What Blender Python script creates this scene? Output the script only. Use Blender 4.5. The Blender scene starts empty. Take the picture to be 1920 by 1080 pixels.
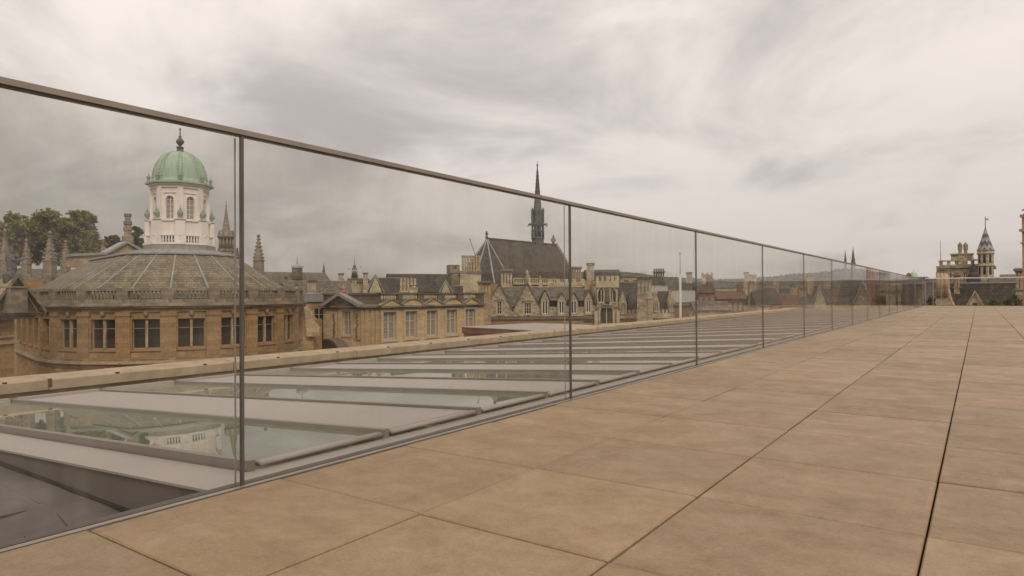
import bpy, math, random
from mathutils import Vector, noise as mnoise
rnd = random.Random(7)
S = bpy.context.scene
COL = S.collection
sin, cos, pi, rad = math.sin, math.cos, math.pi, math.radians

# ------------------------------------------------------------------ camera
FPX, YAW, PITCH, ROLL, EYE = 1243.43, 0.61344, 0.0090037, -0.0057793, 0.6277
fw = Vector((-sin(YAW)*cos(PITCH), cos(YAW)*cos(PITCH), sin(PITCH)))
rt0 = Vector((cos(YAW), sin(YAW), 0)); up0 = rt0.cross(fw)
RT = rt0*cos(ROLL)+up0*sin(ROLL); UP = up0*cos(ROLL)-rt0*sin(ROLL)
cam_d = bpy.data.cameras.new('camera'); cam = bpy.data.objects.new('camera', cam_d); COL.objects.link(cam)
from mathutils import Matrix
cam.matrix_world = Matrix(((RT.x, UP.x, -fw.x, 0), (RT.y, UP.y, -fw.y, 0), (RT.z, UP.z, -fw.z, EYE), (0, 0, 0, 1)))
cam_d.sensor_width = 36; cam_d.lens = FPX/1920*36; cam_d.clip_start = .05; cam_d.clip_end = 20000
S.camera = cam
CP = Vector((0, 0, EYE))

# ------------------------------------------------------------------ world and sun
SUN = Vector((.75, -.45, .78)).normalized()
W = bpy.data.worlds.new('World'); S.world = W; W.use_nodes = True
nt = W.node_tree; nt.nodes.clear(); N = nt.nodes; LK = nt.links.new
def mth(nodes, links, op, a, b=None, c=None):
    n = nodes.new('ShaderNodeMath'); n.operation = op
    for i, v in enumerate((a, b, c)):
        if v is None: continue
        if isinstance(v, (int, float)): n.inputs[i].default_value = v
        else: links(v, n.inputs[i])
    return n.outputs[0]
sky = N.new('ShaderNodeTexSky'); sky.sky_type = 'NISHITA'; sky.sun_disc = False
sky.sun_elevation = math.asin(SUN.z); sky.sun_rotation = math.atan2(SUN.x, SUN.y)
tc = N.new('ShaderNodeTexCoord'); sp = N.new('ShaderNodeSeparateXYZ'); LK(tc.outputs['Generated'], sp.inputs[0])
zz = mth(N, LK, 'MAXIMUM', sp.outputs[2], 0.0); zd = mth(N, LK, 'ADD', zz, .30)
cx = N.new('ShaderNodeCombineXYZ'); LK(mth(N, LK, 'DIVIDE', sp.outputs[0], zd), cx.inputs[0]); LK(mth(N, LK, 'DIVIDE', sp.outputs[1], zd), cx.inputs[1])
cx.inputs[2].default_value = 8.62
def wnoise(scale, det, dist, rough=.5):
    n = N.new('ShaderNodeTexNoise'); LK(cx.outputs[0], n.inputs['Vector'])
    n.inputs['Scale'].default_value = scale; n.inputs['Detail'].default_value = det
    n.inputs['Distortion'].default_value = dist; n.inputs['Roughness'].default_value = rough
    return n.outputs['Fac']
f1 = mth(N, LK, 'MULTIPLY', wnoise(1.7, 9, .45, .56), .55); f2 = mth(N, LK, 'MULTIPLY_ADD', wnoise(.62, 2, .3), .45, f1)
mr = N.new('ShaderNodeMapRange'); mr.interpolation_type = 'SMOOTHSTEP'; LK(f2, mr.inputs[0])
for i, v in enumerate((.38, .60, .63, 1.12)): mr.inputs[i+1].default_value = v
grad = mth(N, LK, 'MULTIPLY_ADD', zz, .80, .50)
lum = mth(N, LK, 'MULTIPLY', grad, mr.outputs[0])
mx = N.new('ShaderNodeMix'); mx.data_type = 'RGBA'; mx.blend_type = 'MULTIPLY'; mx.inputs[0].default_value = 1
mx.inputs[6].default_value = (1.16, 1.045, .972, 1); LK(lum, mx.inputs[7])
b1 = N.new('ShaderNodeBackground'); LK(sky.outputs[0], b1.inputs[0]); b1.inputs[1].default_value = .08
b2 = N.new('ShaderNodeBackground'); LK(mx.outputs[2], b2.inputs[0])
ms = N.new('ShaderNodeMixShader'); ms.inputs[0].default_value = .95; LK(b1.outputs[0], ms.inputs[1]); LK(b2.outputs[0], ms.inputs[2])
wo = N.new('ShaderNodeOutputWorld'); LK(ms.outputs[0], wo.inputs[0])
sl = bpy.data.lights.new('sun', 'SUN'); sl.energy = 1.5; sl.angle = rad(18); sl.color = (1, .94, .86)
so = bpy.data.objects.new('sun', sl); COL.objects.link(so); so.rotation_euler = SUN.to_track_quat('Z', 'Y').to_euler(); so.location = (0, -5, 30)
S.view_settings.view_transform = 'Standard'; S.view_settings.look = 'None'; S.view_settings.exposure = 0; S.view_settings.gamma = 1
S.cycles.transparent_max_bounces = 48; S.cycles.max_bounces = 10; S.cycles.glossy_bounces = 4; S.cycles.use_denoising = True

# ------------------------------------------------------------------ materials
def newmat(name):
    m = bpy.data.materials.new(name); m.use_nodes = True
    nt = m.node_tree; nt.nodes.clear()
    return m, nt.nodes, nt.links.new
def rgb(c): return (c[0], c[1], c[2], 1)
def nz(nd, lk, vec, scale, det=4, rough=.55, dist=0):
    n = nd.new('ShaderNodeTexNoise'); lk(vec, n.inputs['Vector']); n.inputs['Scale'].default_value = scale
    n.inputs['Detail'].default_value = det; n.inputs['Roughness'].default_value = rough; n.inputs['Distortion'].default_value = dist
    return n.outputs['Fac']
def rng(nd, lk, v, a, b, c, d):
    n = nd.new('ShaderNodeMapRange'); lk(v, n.inputs[0])
    for i, x in enumerate((a, b, c, d)): n.inputs[i+1].default_value = x
    return n.outputs[0]
def mixc(nd, lk, fac, a, b, blend='MIX'):
    n = nd.new('ShaderNodeMix'); n.data_type = 'RGBA'; n.blend_type = blend
    for i, v in ((0, fac), (6, a), (7, b)):
        if isinstance(v, (int, float)): n.inputs[i].default_value = v
        elif isinstance(v, tuple): n.inputs[i].default_value = v
        else: lk(v, n.inputs[i])
    return n.outputs[2]
def wall_uv(nd, lk, sx=1, sz=1):
    """u along the wall whatever way it faces, v = height"""
    g = nd.new('ShaderNodeNewGeometry'); t = nd.new('ShaderNodeTexCoord')
    sn = nd.new('ShaderNodeSeparateXYZ'); lk(g.outputs['True Normal'], sn.inputs[0])
    so_ = nd.new('ShaderNodeSeparateXYZ'); lk(t.outputs['Object'], so_.inputs[0])
    a = mth(nd, lk, 'MULTIPLY', so_.outputs[1], sn.outputs[0]); b = mth(nd, lk, 'MULTIPLY', so_.outputs[0], sn.outputs[1])
    hl = mth(nd, lk, 'SQRT', mth(nd, lk, 'ADD', mth(nd, lk, 'POWER', sn.outputs[0], 2.0), mth(nd, lk, 'MULTIPLY_ADD', sn.outputs[1], sn.outputs[1], 1e-4)))
    u = mth(nd, lk, 'DIVIDE', mth(nd, lk, 'SUBTRACT', a, b), hl)
    c = nd.new('ShaderNodeCombineXYZ'); lk(mth(nd, lk, 'MULTIPLY', u, sx), c.inputs[0]); lk(mth(nd, lk, 'MULTIPLY', so_.outputs[2], sz), c.inputs[1])
    return c.outputs[0], t.outputs['Object'], so_.outputs[2]
def finish(m, nd, lk, col, rough=.8, spec=.3, bump=None, bstr=.3, bdist=.02, metal=0):
    p = nd.new('ShaderNodeBsdfPrincipled'); o = nd.new('ShaderNodeOutputMaterial')
    if isinstance(col, tuple): p.inputs['Base Color'].default_value = col
    else: lk(col, p.inputs['Base Color'])
    if isinstance(rough, (int, float)): p.inputs['Roughness'].default_value = rough
    else: lk(rough, p.inputs['Roughness'])
    p.inputs['Specular IOR Level'].default_value = spec; p.inputs['Metallic'].default_value = metal
    if bump is not None:
        b = nd.new('ShaderNodeBump'); b.inputs['Strength'].default_value = bstr; b.inputs['Distance'].default_value = bdist
        lk(bump, b.inputs['Height']); lk(b.outputs[0], p.inputs['Normal'])
    lk(p.outputs[0], o.inputs[0]); return m
def stone(name, col, block=(.9, .38), stain=.45, stain_col=(.07, .058, .045), joint=.75, vary=.25):
    m, nd, lk = newmat(name)
    uv, ob, z = wall_uv(nd, lk)
    br = nd.new('ShaderNodeTexBrick'); lk(uv, br.inputs['Vector'])
    br.inputs['Scale'].default_value = 1; br.inputs['Brick Width'].default_value = block[0]; br.inputs['Row Height'].default_value = block[1]
    br.inputs['Mortar Size'].default_value = .012; br.inputs['Mortar Smooth'].default_value = .3
    c1 = tuple(v*(1-vary) for v in col); c2 = tuple(min(.9, v*(1+vary)) for v in col)
    br.inputs['Color1'].default_value = rgb(c1); br.inputs['Color2'].default_value = rgb(c2); br.inputs['Mortar'].default_value = rgb(tuple(v*joint for v in col))
    n1 = nz(nd, lk, ob, .7, 5, .6); n2 = nz(nd, lk, ob, 6, 3, .6)
    mp = nd.new('ShaderNodeMapping'); lk(ob, mp.inputs[0]); mp.inputs['Scale'].default_value = (2.2, 2.2, .28)
    n3 = nz(nd, lk, mp.outputs[0], 1, 4, .6)
    c = mixc(nd, lk, 1.0, br.outputs['Color'], rng(nd, lk, n2, .3, .7, .82, 1.14), 'MULTIPLY')
    st = mth(nd, lk, 'MULTIPLY', rng(nd, lk, n1, .42, .68, 0, stain), rng(nd, lk, n3, .35, .65, .35, 1.0))
    c = mixc(nd, lk, st, c, rgb(stain_col))
    return finish(m, nd, lk, c, .85, .2, n2, .25, .03)
def slate(name, col, row=.28, width=.32, moss=.3, moss_col=(.17, .15, .085), radial=False):
    m, nd, lk = newmat(name)
    uv, ob, z = wall_uv(nd, lk)
    br = nd.new('ShaderNodeTexBrick'); lk(uv, br.inputs['Vector']); br.inputs['Scale'].default_value = 1
    br.inputs['Brick Width'].default_value = width; br.inputs['Row Height'].default_value = row; br.inputs['Mortar Size'].default_value = .02
    br.inputs['Color1'].default_value = rgb(tuple(v*.70 for v in col)); br.inputs['Color2'].default_value = rgb(tuple(v*1.30 for v in col))
    br.inputs['Mortar'].default_value = rgb(tuple(v*.5 for v in col))
    n1 = nz(nd, lk, ob, .45, 5, .65); n2 = nz(nd, lk, ob, 3, 3)
    c = mixc(nd, lk, rng(nd, lk, n1, .45, .7, 0, moss), br.outputs['Color'], rgb(moss_col))
    c = mixc(nd, lk, 1.0, c, rng(nd, lk, n2, .3, .7, .8, 1.15), 'MULTIPLY')
    return finish(m, nd, lk, c, .8, .12, br.outputs['Fac'], .5, .02)
def plain(name, col, rough=.6, spec=.3, vary=.12, scale=4, metal=0, bump=.1, stretch=None):
    m, nd, lk = newmat(name)
    t = nd.new('ShaderNodeTexCoord'); v = t.outputs['Object']
    if stretch:
        mp = nd.new('ShaderNodeMapping'); lk(v, mp.inputs[0]); mp.inputs['Scale'].default_value = stretch; v = mp.outputs[0]
    n = nz(nd, lk, v, scale, 5, .6)
    c = mixc(nd, lk, 1.0, rgb(col), rng(nd, lk, n, .3, .7, 1-vary, 1+vary), 'MULTIPLY')
    return finish(m, nd, lk, c, rough, spec, n, bump, .01, metal)
M = {}
M['gold'] = stone('golden_ashlar', (.375, .235, .115), stain=.3, vary=.16)
M['gold2'] = stone('golden_limestone', (.46, .345, .20), stain=.3)
M['pale'] = stone('pale_limestone', (.54, .45, .305), stain=.22)
M['grey'] = stone('weathered_limestone', (.30, .245, .175), stain=.6, block=(.7, .3))
M['rough'] = stone('rubble_limestone', (.45, .37, .25), stain=.3, block=(.42, .2), vary=.35)
M['museum'] = stone('museum_ashlar', (.60, .435, .245), stain=.15, vary=.14)
M['dark'] = stone('soot_dark_stone', (.18, .142, .105), stain=.5)
M['brick'] = stone('red_brick', (.25, .125, .085), block=(.3, .1), stain=.35, vary=.3)
M['pink'] = stone('pink_brick', (.50, .26, .18), block=(.24, .08), stain=.15, vary=.2)
M['slate'] = slate('dark_slate', (.085, .072, .062), moss=.25)
M['slate0'] = slate('sooty_slate', (.052, .041, .035), moss=.2, moss_col=(.075, .058, .045))
M['slate2'] = slate('brown_slate', (.098, .078, .058), moss=.4)
M['slate3'] = slate('grey_slate', (.175, .148, .12), moss=.3)
M['tslate'] = slate('stone_slate', (.215, .185, .135), row=.2, width=.35, moss=.55, moss_col=(.26, .20, .10))
M['tile'] = slate('red_tile', (.20, .105, .075), moss=.3)
M['lead'] = plain('lead_sheet', (.30, .28, .26), .5, .4, .25, 2)
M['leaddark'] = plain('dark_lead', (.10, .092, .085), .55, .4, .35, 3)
M['fleche'] = plain('weathered_lead', (.105, .09, .08), .6, .3, .35, 1.2)
M['white'] = plain('white_paint', (.80, .73, .66), .6, .3, .10, 1.5, stretch=(2, 2, .4))
M['copper'] = plain('verdigris_copper', (.36, .455, .335), .6, .25, .16, 1.4, stretch=(2.5, 2.5, .5))
M['urn'] = plain('weathered_urn', (.27, .31, .25), .7, .2, .25, 6)
M['bronze'] = plain('dull_bronze', (.10, .088, .07), .5, .4, .3, 8)
M['statue'] = plain('statue_lead', (.085, .08, .078), .5, .4, .5, 5)
M['timber'] = plain('painted_frame', (.54, .45, .33), .6, .3, .1, 3)
M['frame_gold'] = plain('ochre_frame', (.40, .27, .14), .6, .3, .12, 3)
M['glass'] = plain('dark_window_glass', (.030, .027, .024), .08, .6, .4, .6, bump=.02)
M['blind'] = plain('window_blind', (.30, .275, .24), .25, .5, .2, .9, bump=.05, stretch=(1, 1, 9))
M['metal'] = plain('grey_coated_metal', (.36, .325, .30), .42, .4, .05, .8, bump=.02)
M['metal_bar'] = plain('grey_bar_metal', (.225, .20, .18), .45, .4, .08, 2, bump=.02)
M['curb'] = plain('dark_grey_upstand', (.15, .134, .125), .6, .3, .08, .8)
M['membrane'] = plain('roof_membrane', (.115, .10, .095), .6, .35, .35, 2.2, bump=.6)
M['steel'] = plain('bronzed_steel', (.30, .25, .20), .38, .5, .12, 6, metal=.55, bump=.02)
M['gasket'] = plain('dark_gasket', (.10, .085, .07), .5, .3, .2, 5)
M['edge'] = plain('glass_edge_strip', (.30, .28, .25), .3, .5, .1, 5)
M['coping'] = stone('sandstone_coping', (.46, .36, .25), block=(9, 9), stain=.5, stain_col=(.14, .11, .075), vary=.08)
M['black'] = plain('black_fixing', (.03, .027, .024), .6, .3)
M['whitepole'] = plain('white_pole', (.60, .565, .53), .4, .4)
M['trunk'] = plain('bark', (.06, .045, .033), .9, .1, .3, 6)
M['ground'] = plain('town_ground', (.085, .08, .07), .9, .1, .3, .05)
M['gilt'] = plain('gilded_metal', (.60, .42, .12), .35, .5, .1, 5, metal=.7)
M['skyblind'] = plain('rooflight_lining', (.50, .52, .45), .7, .2, .10, .5)
M['moss'] = plain('dark_moss', (.11, .092, .05), .9, .1, .5, 30)
M['joint'] = plain('joint_bed', (.035, .025, .018), .95, .05)

def make_glass(name, tint, wav=.0, ior=1.5, stain=.03, refl=1., milk=0., mcol=(.55, .50, .45, 1)):
    m, nd, lk = newmat(name)
    lw = nd.new('ShaderNodeLayerWeight'); lw.inputs[0].default_value = .5
    f0 = ((ior-1)/(ior+1))**2; frs = mth(nd, lk, 'MULTIPLY_ADD', mth(nd, lk, 'POWER', lw.outputs['Facing'], 5.0), refl*(1-f0), f0*refl)
    tr = nd.new('ShaderNodeBsdfTransparent'); tr.inputs[0].default_value = rgb(tint)
    gl = nd.new('ShaderNodeBsdfGlossy'); gl.inputs['Roughness'].default_value = .012; gl.inputs[0].default_value = (1, 1, 1, 1)
    t = nd.new('ShaderNodeTexCoord')
    if wav:
        mp = nd.new('ShaderNodeMapping'); lk(t.outputs['Object'], mp.inputs[0]); mp.inputs['Scale'].default_value = (3, 3, .25)
        n = nz(nd, lk, mp.outputs[0], 1.5, 2)
        b = nd.new('ShaderNodeBump'); b.inputs['Strength'].default_value = wav; b.inputs['Distance'].default_value = .01; lk(n, b.inputs['Height'])
        lk(b.outputs[0], gl.inputs['Normal'])
    mxs = nd.new('ShaderNodeMixShader'); lk(frs, mxs.inputs[0]); lk(tr.outputs[0], mxs.inputs[1]); lk(gl.outputs[0], mxs.inputs[2])
    df = nd.new('ShaderNodeBsdfDiffuse'); df.inputs[0].default_value = mcol
    mp2 = nd.new('ShaderNodeMapping'); lk(t.outputs['Object'], mp2.inputs[0]); mp2.inputs['Scale'].default_value = (9, 9, .8)
    d = rng(nd, lk, nz(nd, lk, mp2.outputs[0], 1.3, 4, .65), .45, .75, milk, milk+stain)
    m2 = nd.new('ShaderNodeMixShader'); lk(d, m2.inputs[0]); lk(mxs.outputs[0], m2.inputs[1]); lk(df.outputs[0], m2.inputs[2])
    o = nd.new('ShaderNodeOutputMaterial'); lk(m2.outputs[0], o.inputs[0]); return m
M['pane'] = make_glass('balustrade_glass', (.90, .893, .868), .16, 1.5, .05, .75)
M['roofglass'] = make_glass('rooflight_glass', (.90, .93, .885), .004, 1.55, .10, 1., .13, (.38, .42, .35, 1))

def make_slab():
    m, nd, lk = newmat('sandstone_paving')
    t = nd.new('ShaderNodeTexCoord'); oi = nd.new('ShaderNodeObjectInfo')
    g = nd.new('ShaderNodeNewGeometry'); v = g.outputs['Position']
    n1 = nz(nd, lk, v, 4.5, 8, .7, .5); n2 = nz(nd, lk, v, 24, 5, .65, .3); n3 = nz(nd, lk, v, 110, 3, .7)
    mp = nd.new('ShaderNodeMapping'); lk(v, mp.inputs[0]); mp.inputs['Scale'].default_value = (1.2, 9, 1)
    n4 = nz(nd, lk, mp.outputs[0], 1, 5, .6)
    c = mixc(nd, lk, rng(nd, lk, n1, .35, .68, 0, 1), (.280, .193, .110, 1), (.216, .145, .078, 1))
    c = mixc(nd, lk, 1.0, c, rng(nd, lk, n2, .3, .7, .90, 1.10), 'MULTIPLY')
    c = mixc(nd, lk, 1.0, c, rng(nd, lk, n3, .3, .7, .86, 1.14), 'MULTIPLY')
    c = mixc(nd, lk, 1.0, c, rng(nd, lk, n4, .3, .7, .92, 1.08), 'MULTIPLY')
    c = mixc(nd, lk, 1.0, c, rng(nd, lk, oi.outputs['Random'], 0, 1, .88, 1.13), 'MULTIPLY')
    vo = nd.new('ShaderNodeTexVoronoi'); lk(v, vo.inputs['Vector']); vo.inputs['Scale'].default_value = 5; vo.inputs['Randomness'].default_value = 1
    sp_ = rng(nd, lk, vo.outputs['Distance'], .012, .03, .65, 0)
    c = mixc(nd, lk, mth(nd, lk, 'MULTIPLY', sp_, rng(nd, lk, n1, .5, .55, 0, 1)), c, (.09, .06, .04, 1))
    return finish(m, nd, lk, c, rng(nd, lk, n1, .3, .7, .46, .66), .36, n3, .14, .004)
M['slab'] = make_slab()
def make_leaf(name, a, b):
    m, nd, lk = newmat(name)
    t = nd.new('ShaderNodeTexCoord'); n = nz(nd, lk, t.outputs['Object'], .35, 3); n2 = nz(nd, lk, t.outputs['Object'], 2.5, 2)
    c = mixc(nd, lk, rng(nd, lk, n, .35, .65, 0, 1), rgb(a), rgb(b))
    c = mixc(nd, lk, 1.0, c, rng(nd, lk, n2, .3, .7, .65, 1.3), 'MULTIPLY')
    p = nd.new('ShaderNodeBsdfPrincipled'); lk(c, p.inputs['Base Color']); p.inputs['Roughness'].default_value = .6; p.inputs['Specular IOR Level'].default_value = .2
    tl = nd.new('ShaderNodeBsdfTranslucent'); lk(c, tl.inputs[0])
    ms_ = nd.new('ShaderNodeMixShader'); ms_.inputs[0].default_value = .25; lk(p.outputs[0], ms_.inputs[1]); lk(tl.outputs[0], ms_.inputs[2])
    o = nd.new('ShaderNodeOutputMaterial'); lk(ms_.outputs[0], o.inputs[0]); return m
M['leaf'] = make_leaf('oak_leaves', (.18, .185, .055), (.29, .245, .075))
M['leaf2'] = make_leaf('dark_leaves', (.08, .09, .035), (.13, .115, .04))
M['wood'] = make_leaf('far_wood', (.070, .064, .040), (.095, .080, .052))

# ------------------------------------------------------------------ mesh helpers
def ray(px, py): return fw+RT*((px-960)/FPX)+UP*((540-py)/FPX)
def at(px, py, d): return CP+ray(px, py)*d
ORG = {}
class MB:
    def __init__(s, xf=None): s.v = []; s.f = []; s.sm = []; s.xf = xf
    def add(s, vs, fs, smooth=False):
        n = len(s.v)
        s.v += [tuple(s.xf(*p)) if s.xf else tuple(p) for p in vs]
        s.f += [tuple(i+n for i in f) for f in fs]; s.sm += [smooth]*len(fs); return s
    def box(s, x0, x1, y0, y1, z0, z1):
        return s.add([(x0,y0,z0),(x1,y0,z0),(x1,y1,z0),(x0,y1,z0),(x0,y0,z1),(x1,y0,z1),(x1,y1,z1),(x0,y1,z1)],
                     [(0,3,2,1),(4,5,6,7),(0,1,5,4),(1,2,6,5),(2,3,7,6),(3,0,4,7)])
    def prism(s, poly, y0, y1):
        n = len(poly)
        return s.add([(a,y0,b) for a,b in poly]+[(a,y1,b) for a,b in poly],
                     [tuple(range(n))[::-1], tuple(range(n,2*n))]+[(i,(i+1)%n,n+(i+1)%n,n+i) for i in range(n)])
    def slab(s, poly, z0, z1):
        n = len(poly)
        return s.add([(a,b,z0) for a,b in poly]+[(a,b,z1) for a,b in poly],
                     [tuple(range(n))[::-1], tuple(range(n,2*n))]+[(i,(i+1)%n,n+(i+1)%n,n+i) for i in range(n)])
    def lathe(s, prof, cx=0, cy=0, n=12, a0=0, smooth=True):
        vs = [(cx+r*cos(a0+2*pi*k/n), cy+r*sin(a0+2*pi*k/n), z) for r, z in prof for k in range(n)]
        fs = [(i*n+k, i*n+(k+1)%n, (i+1)*n+(k+1)%n, (i+1)*n+k) for i in range(len(prof)-1) for k in range(n)]
        fs += [tuple(range(n))[::-1], tuple(range((len(prof)-1)*n, len(prof)*n))]
        return s.add(vs, fs, smooth)
    def tube(s, p, q, r0, r1=None, n=6):
        p, q = Vector(p), Vector(q); r1 = r0 if r1 is None else r1
        d = (q-p).normalized(); a = d.orthogonal().normalized(); b = d.cross(a)
        vs = [p+(a*cos(2*pi*k/n)+b*sin(2*pi*k/n))*r0 for k in range(n)]+[q+(a*cos(2*pi*k/n)+b*sin(2*pi*k/n))*r1 for k in range(n)]
        return s.add(vs, [(k,(k+1)%n,n+(k+1)%n,n+k) for k in range(n)]+[tuple(range(n))[::-1], tuple(range(n,2*n))], True)
    def bar(s, p, q, w, hgt):
        """rectangular bar from p to q (top line), w wide, hgt deep"""
        p, q = Vector(p), Vector(q); d = (q-p).normalized(); sd = d.cross(Vector((0,0,1))).normalized()*w/2; dn = sd.cross(d).normalized()
        if dn.z > 0: dn = -dn
        dn *= hgt
        vs = [p-sd, p+sd, p+sd+dn, p-sd+dn, q-sd, q+sd, q+sd+dn, q-sd+dn]
        return s.add(vs, [(0,1,2,3),(7,6,5,4),(0,4,5,1),(1,5,6,2),(2,6,7,3),(3,7,4,0)])
    def build(s, name, mat, parent=None, org=None, label=None, kind=None):
        o_ = ORG[parent.name] if parent else Vector(org or (0,0,0))
        me = bpy.data.meshes.new(name)
        me.from_pydata([(x-o_.x, y-o_.y, z-o_.z) for x,y,z in s.v], [], s.f)
        me.polygons.foreach_set('use_smooth', s.sm)
        me.validate(); me.update()
        me.materials.append(M[mat])
        o = bpy.data.objects.new(name, me); COL.objects.link(o)
        if parent: o.parent = parent
        else: o.location = o_
        ORG[o.name] = o_
        if label: o['label'] = label
        if kind: o['kind'] = kind
        return o
def tag(o, label, cat, group=None):
    o['label'] = label; o['category'] = cat
    if group: o['group'] = group
    return o
def thing(name, label, cat, loc, group=None):
    o = bpy.data.objects.new(name, None); COL.objects.link(o); o.location = loc; o.empty_display_size = .2
    ORG[o.name] = Vector(loc); return tag(o, label, cat, group)
def cp(o, parent, dx):
    c = o.copy(); COL.objects.link(c); c.parent = parent; c.location = o.location+Vector(dx); ORG[c.name] = ORG[o.name]; return c
GZ = -14.0

class Fr:
    """a facade plane: u to the right along it, v out of it, z up; px/py are looked up on that plane"""
    def __init__(s, xl, dl, xr, dr):
        a = at(xl, 550, dl); b = at(xr, 550, dr); a.z = b.z = 0
        s.O = a; s.t = (b-a).normalized(); s.n = Vector((s.t.y, -s.t.x, 0)); s.L = (b-a).length
    def loc(s, px, py, v=0.):
        r = ray(px, py); k = ((s.O+s.n*v-CP).dot(s.n))/r.dot(s.n); P = CP+r*k
        return (P-s.O).dot(s.t), P.z
    def U(s, px, v=0.): return s.loc(px, 550, v)[0]
    def Z(s, px, py, v=0.): return s.loc(px, py, v)[1]
    def xf(s, u, v, z): P = s.O+s.t*u+s.n*v; return (P.x, P.y, z)
    def mb(s): return MB(s.xf)
    def at0(s, px=None, z=GZ, v=0):
        u = s.U(px) if px is not None else 0
        return s.xf(u, v, z)
class Pl(Fr):
    def __init__(s, d): Fr.__init__(s, 900, d, 1000, d)
class Pr(Fr):
    """plane square to the line of sight through column px"""
    def __init__(s, px, d):
        k = (px-960)/FPX; w = 20.; Fr.__init__(s, px, d, 960+FPX*(k*d+w)/(d-k*w), d-k*w)
class Raw(Fr):
    def __init__(s, O, t): s.O = Vector((O[0],O[1],0)); s.t = Vector((t[0],t[1],0)).normalized(); s.n = Vector((s.t.y,-s.t.x,0))

def wall_open(mb, u0, u1, z0, z1, ops, rev=.25, depth=None, v=0.):
    """front skin with real openings and their reveals; closed behind when depth is given"""
    us = sorted({u0, u1}|{o[0] for o in ops}|{o[1] for o in ops}); zs = sorted({z0, z1}|{o[2] for o in ops}|{o[3] for o in ops})
    for i in range(len(us)-1):
        for j in range(len(zs)-1):
            um, zm = (us[i]+us[i+1])/2, (zs[j]+zs[j+1])/2
            if any(o[0] < um < o[1] and o[2] < zm < o[3] for o in ops): continue
            mb.add([(us[i],v,zs[j]),(us[i+1],v,zs[j]),(us[i+1],v,zs[j+1]),(us[i],v,zs[j+1])], [(0,1,2,3)])
    for a,b,c,d in ops:
        w = v-rev
        mb.add([(a,v,c),(b,v,c),(b,v,d),(a,v,d),(a,w,c),(b,w,c),(b,w,d),(a,w,d)], [(0,4,5,1),(1,5,6,2),(2,6,7,3),(3,7,4,0)])
    if depth:
        w = v-depth
        mb.add([(u0,v,z0),(u1,v,z0),(u1,v,z1),(u0,v,z1),(u0,w,z0),(u1,w,z0),(u1,w,z1),(u0,w,z1)], [(4,7,6,5),(0,3,7,4),(1,5,6,2),(3,2,6,7)])
def window(fr, parent, a, b, c, d, rev=.25, v=0., nx=2, nz_=2, bar=.07, mat='timber', pane='glass', split=.5, surround=None, name='window'):
    """frame with mullions and transoms in an opening, pane as its own sub-part"""
    m = fr.mb(); w = v-rev; y1, y0 = w+.10, w+.02
    m.box(a, a+bar, y0, y1, c, d); m.box(b-bar, b, y0, y1, c, d); m.box(a+bar, b-bar, y0, y1, c, c+bar); m.box(a+bar, b-bar, y0, y1, d-bar, d)
    for i in range(1, nx):
        u = a+(b-a)*i/nx; m.box(u-bar*.6, u+bar*.6, y0-.004, y1+.02, c+bar, d-bar)
    for j in range(1, nz_):
        z = c+(d-c)*(split if nz_ == 2 else j/nz_); m.box(a+bar, b-bar, y0-.002, y1-.02, z-bar*.35, z+bar*.35)
    if surround:
        s_ = surround
        m.box(a-s_, a, v-.02, v+.06, c-s_, d+s_); m.box(b, b+s_, v-.02, v+.06, c-s_, d+s_); m.box(a, b, v-.02, v+.055, d, d+s_); m.box(a-.06, b+.06, v-.02, v+.12, c-s_, c)
    o = m.build(name, mat, parent)
    p = fr.mb().add([(a,w,c),(b,w,c),(b,w,d),(a,w,d)], [(0,1,2,3)]); p.build('pane', pane, o)
    return o

# ================================================================== setting: ground, library roof, terrace
m = MB(); m.add([(-9000,-9000,GZ),(9000,-9000,GZ),(9000,9000,GZ),(-9000,9000,GZ)], [(0,1,2,3)])
o = m.build('ground', 'ground'); o['kind'] = 'structure'
GX = -2.028            # balustrade glass line
YE = 35.2              # far end of the terrace
YB = -6.0
XE = 7.0
# the library block under the terrace
m = MB(); m.box(-7.45, XE+.4, YB, YE+.25, GZ, -.9); o = m.build('library_block', 'pale', org=(0,0,GZ)); o['kind'] = 'structure'
ter = MB().box(-1.975, XE, YB, YE-.02, -.9, -.034).build('terrace', 'joint', org=(0,0,-.034)); ter['kind'] = 'structure'
# paving slabs: 0.6 m grid, joint lines as in the photograph
xs = [-1.966, -1.3177, -.7177, -.1177, .4823, 1.0823, 1.6823, 2.2823, 2.8823]
cache = {}
def slab_mesh(w, l):
    key = (round(w,3), round(l,3))
    if key not in cache:
        a, b, e, t = w/2, l/2, .004, .03
        vs = [(-a,-b,-t),(a,-b,-t),(a,b,-t),(-a,b,-t),(-a,-b,-e),(a,-b,-e),(a,b,-e),(-a,b,-e),(-a+e,-b+e,0),(a-e,-b+e,0),(a-e,b-e,0),(-a+e,b-e,0)]
        fs = [(0,1,5,4),(1,2,6,5),(2,3,7,6),(3,0,4,7),(4,5,9,8),(5,6,10,9),(6,7,11,10),(7,4,8,11),(8,9,10,11)]
        me = bpy.data.meshes.new('paving_slab'); me.from_pydata(vs, [], fs); me.materials.append(M['slab']); cache[key] = me
    return cache[key]
rest = MB(); srn = random.Random(3)
far_x = xs+[3.4823+.6*i for i in range(6)]
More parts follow.
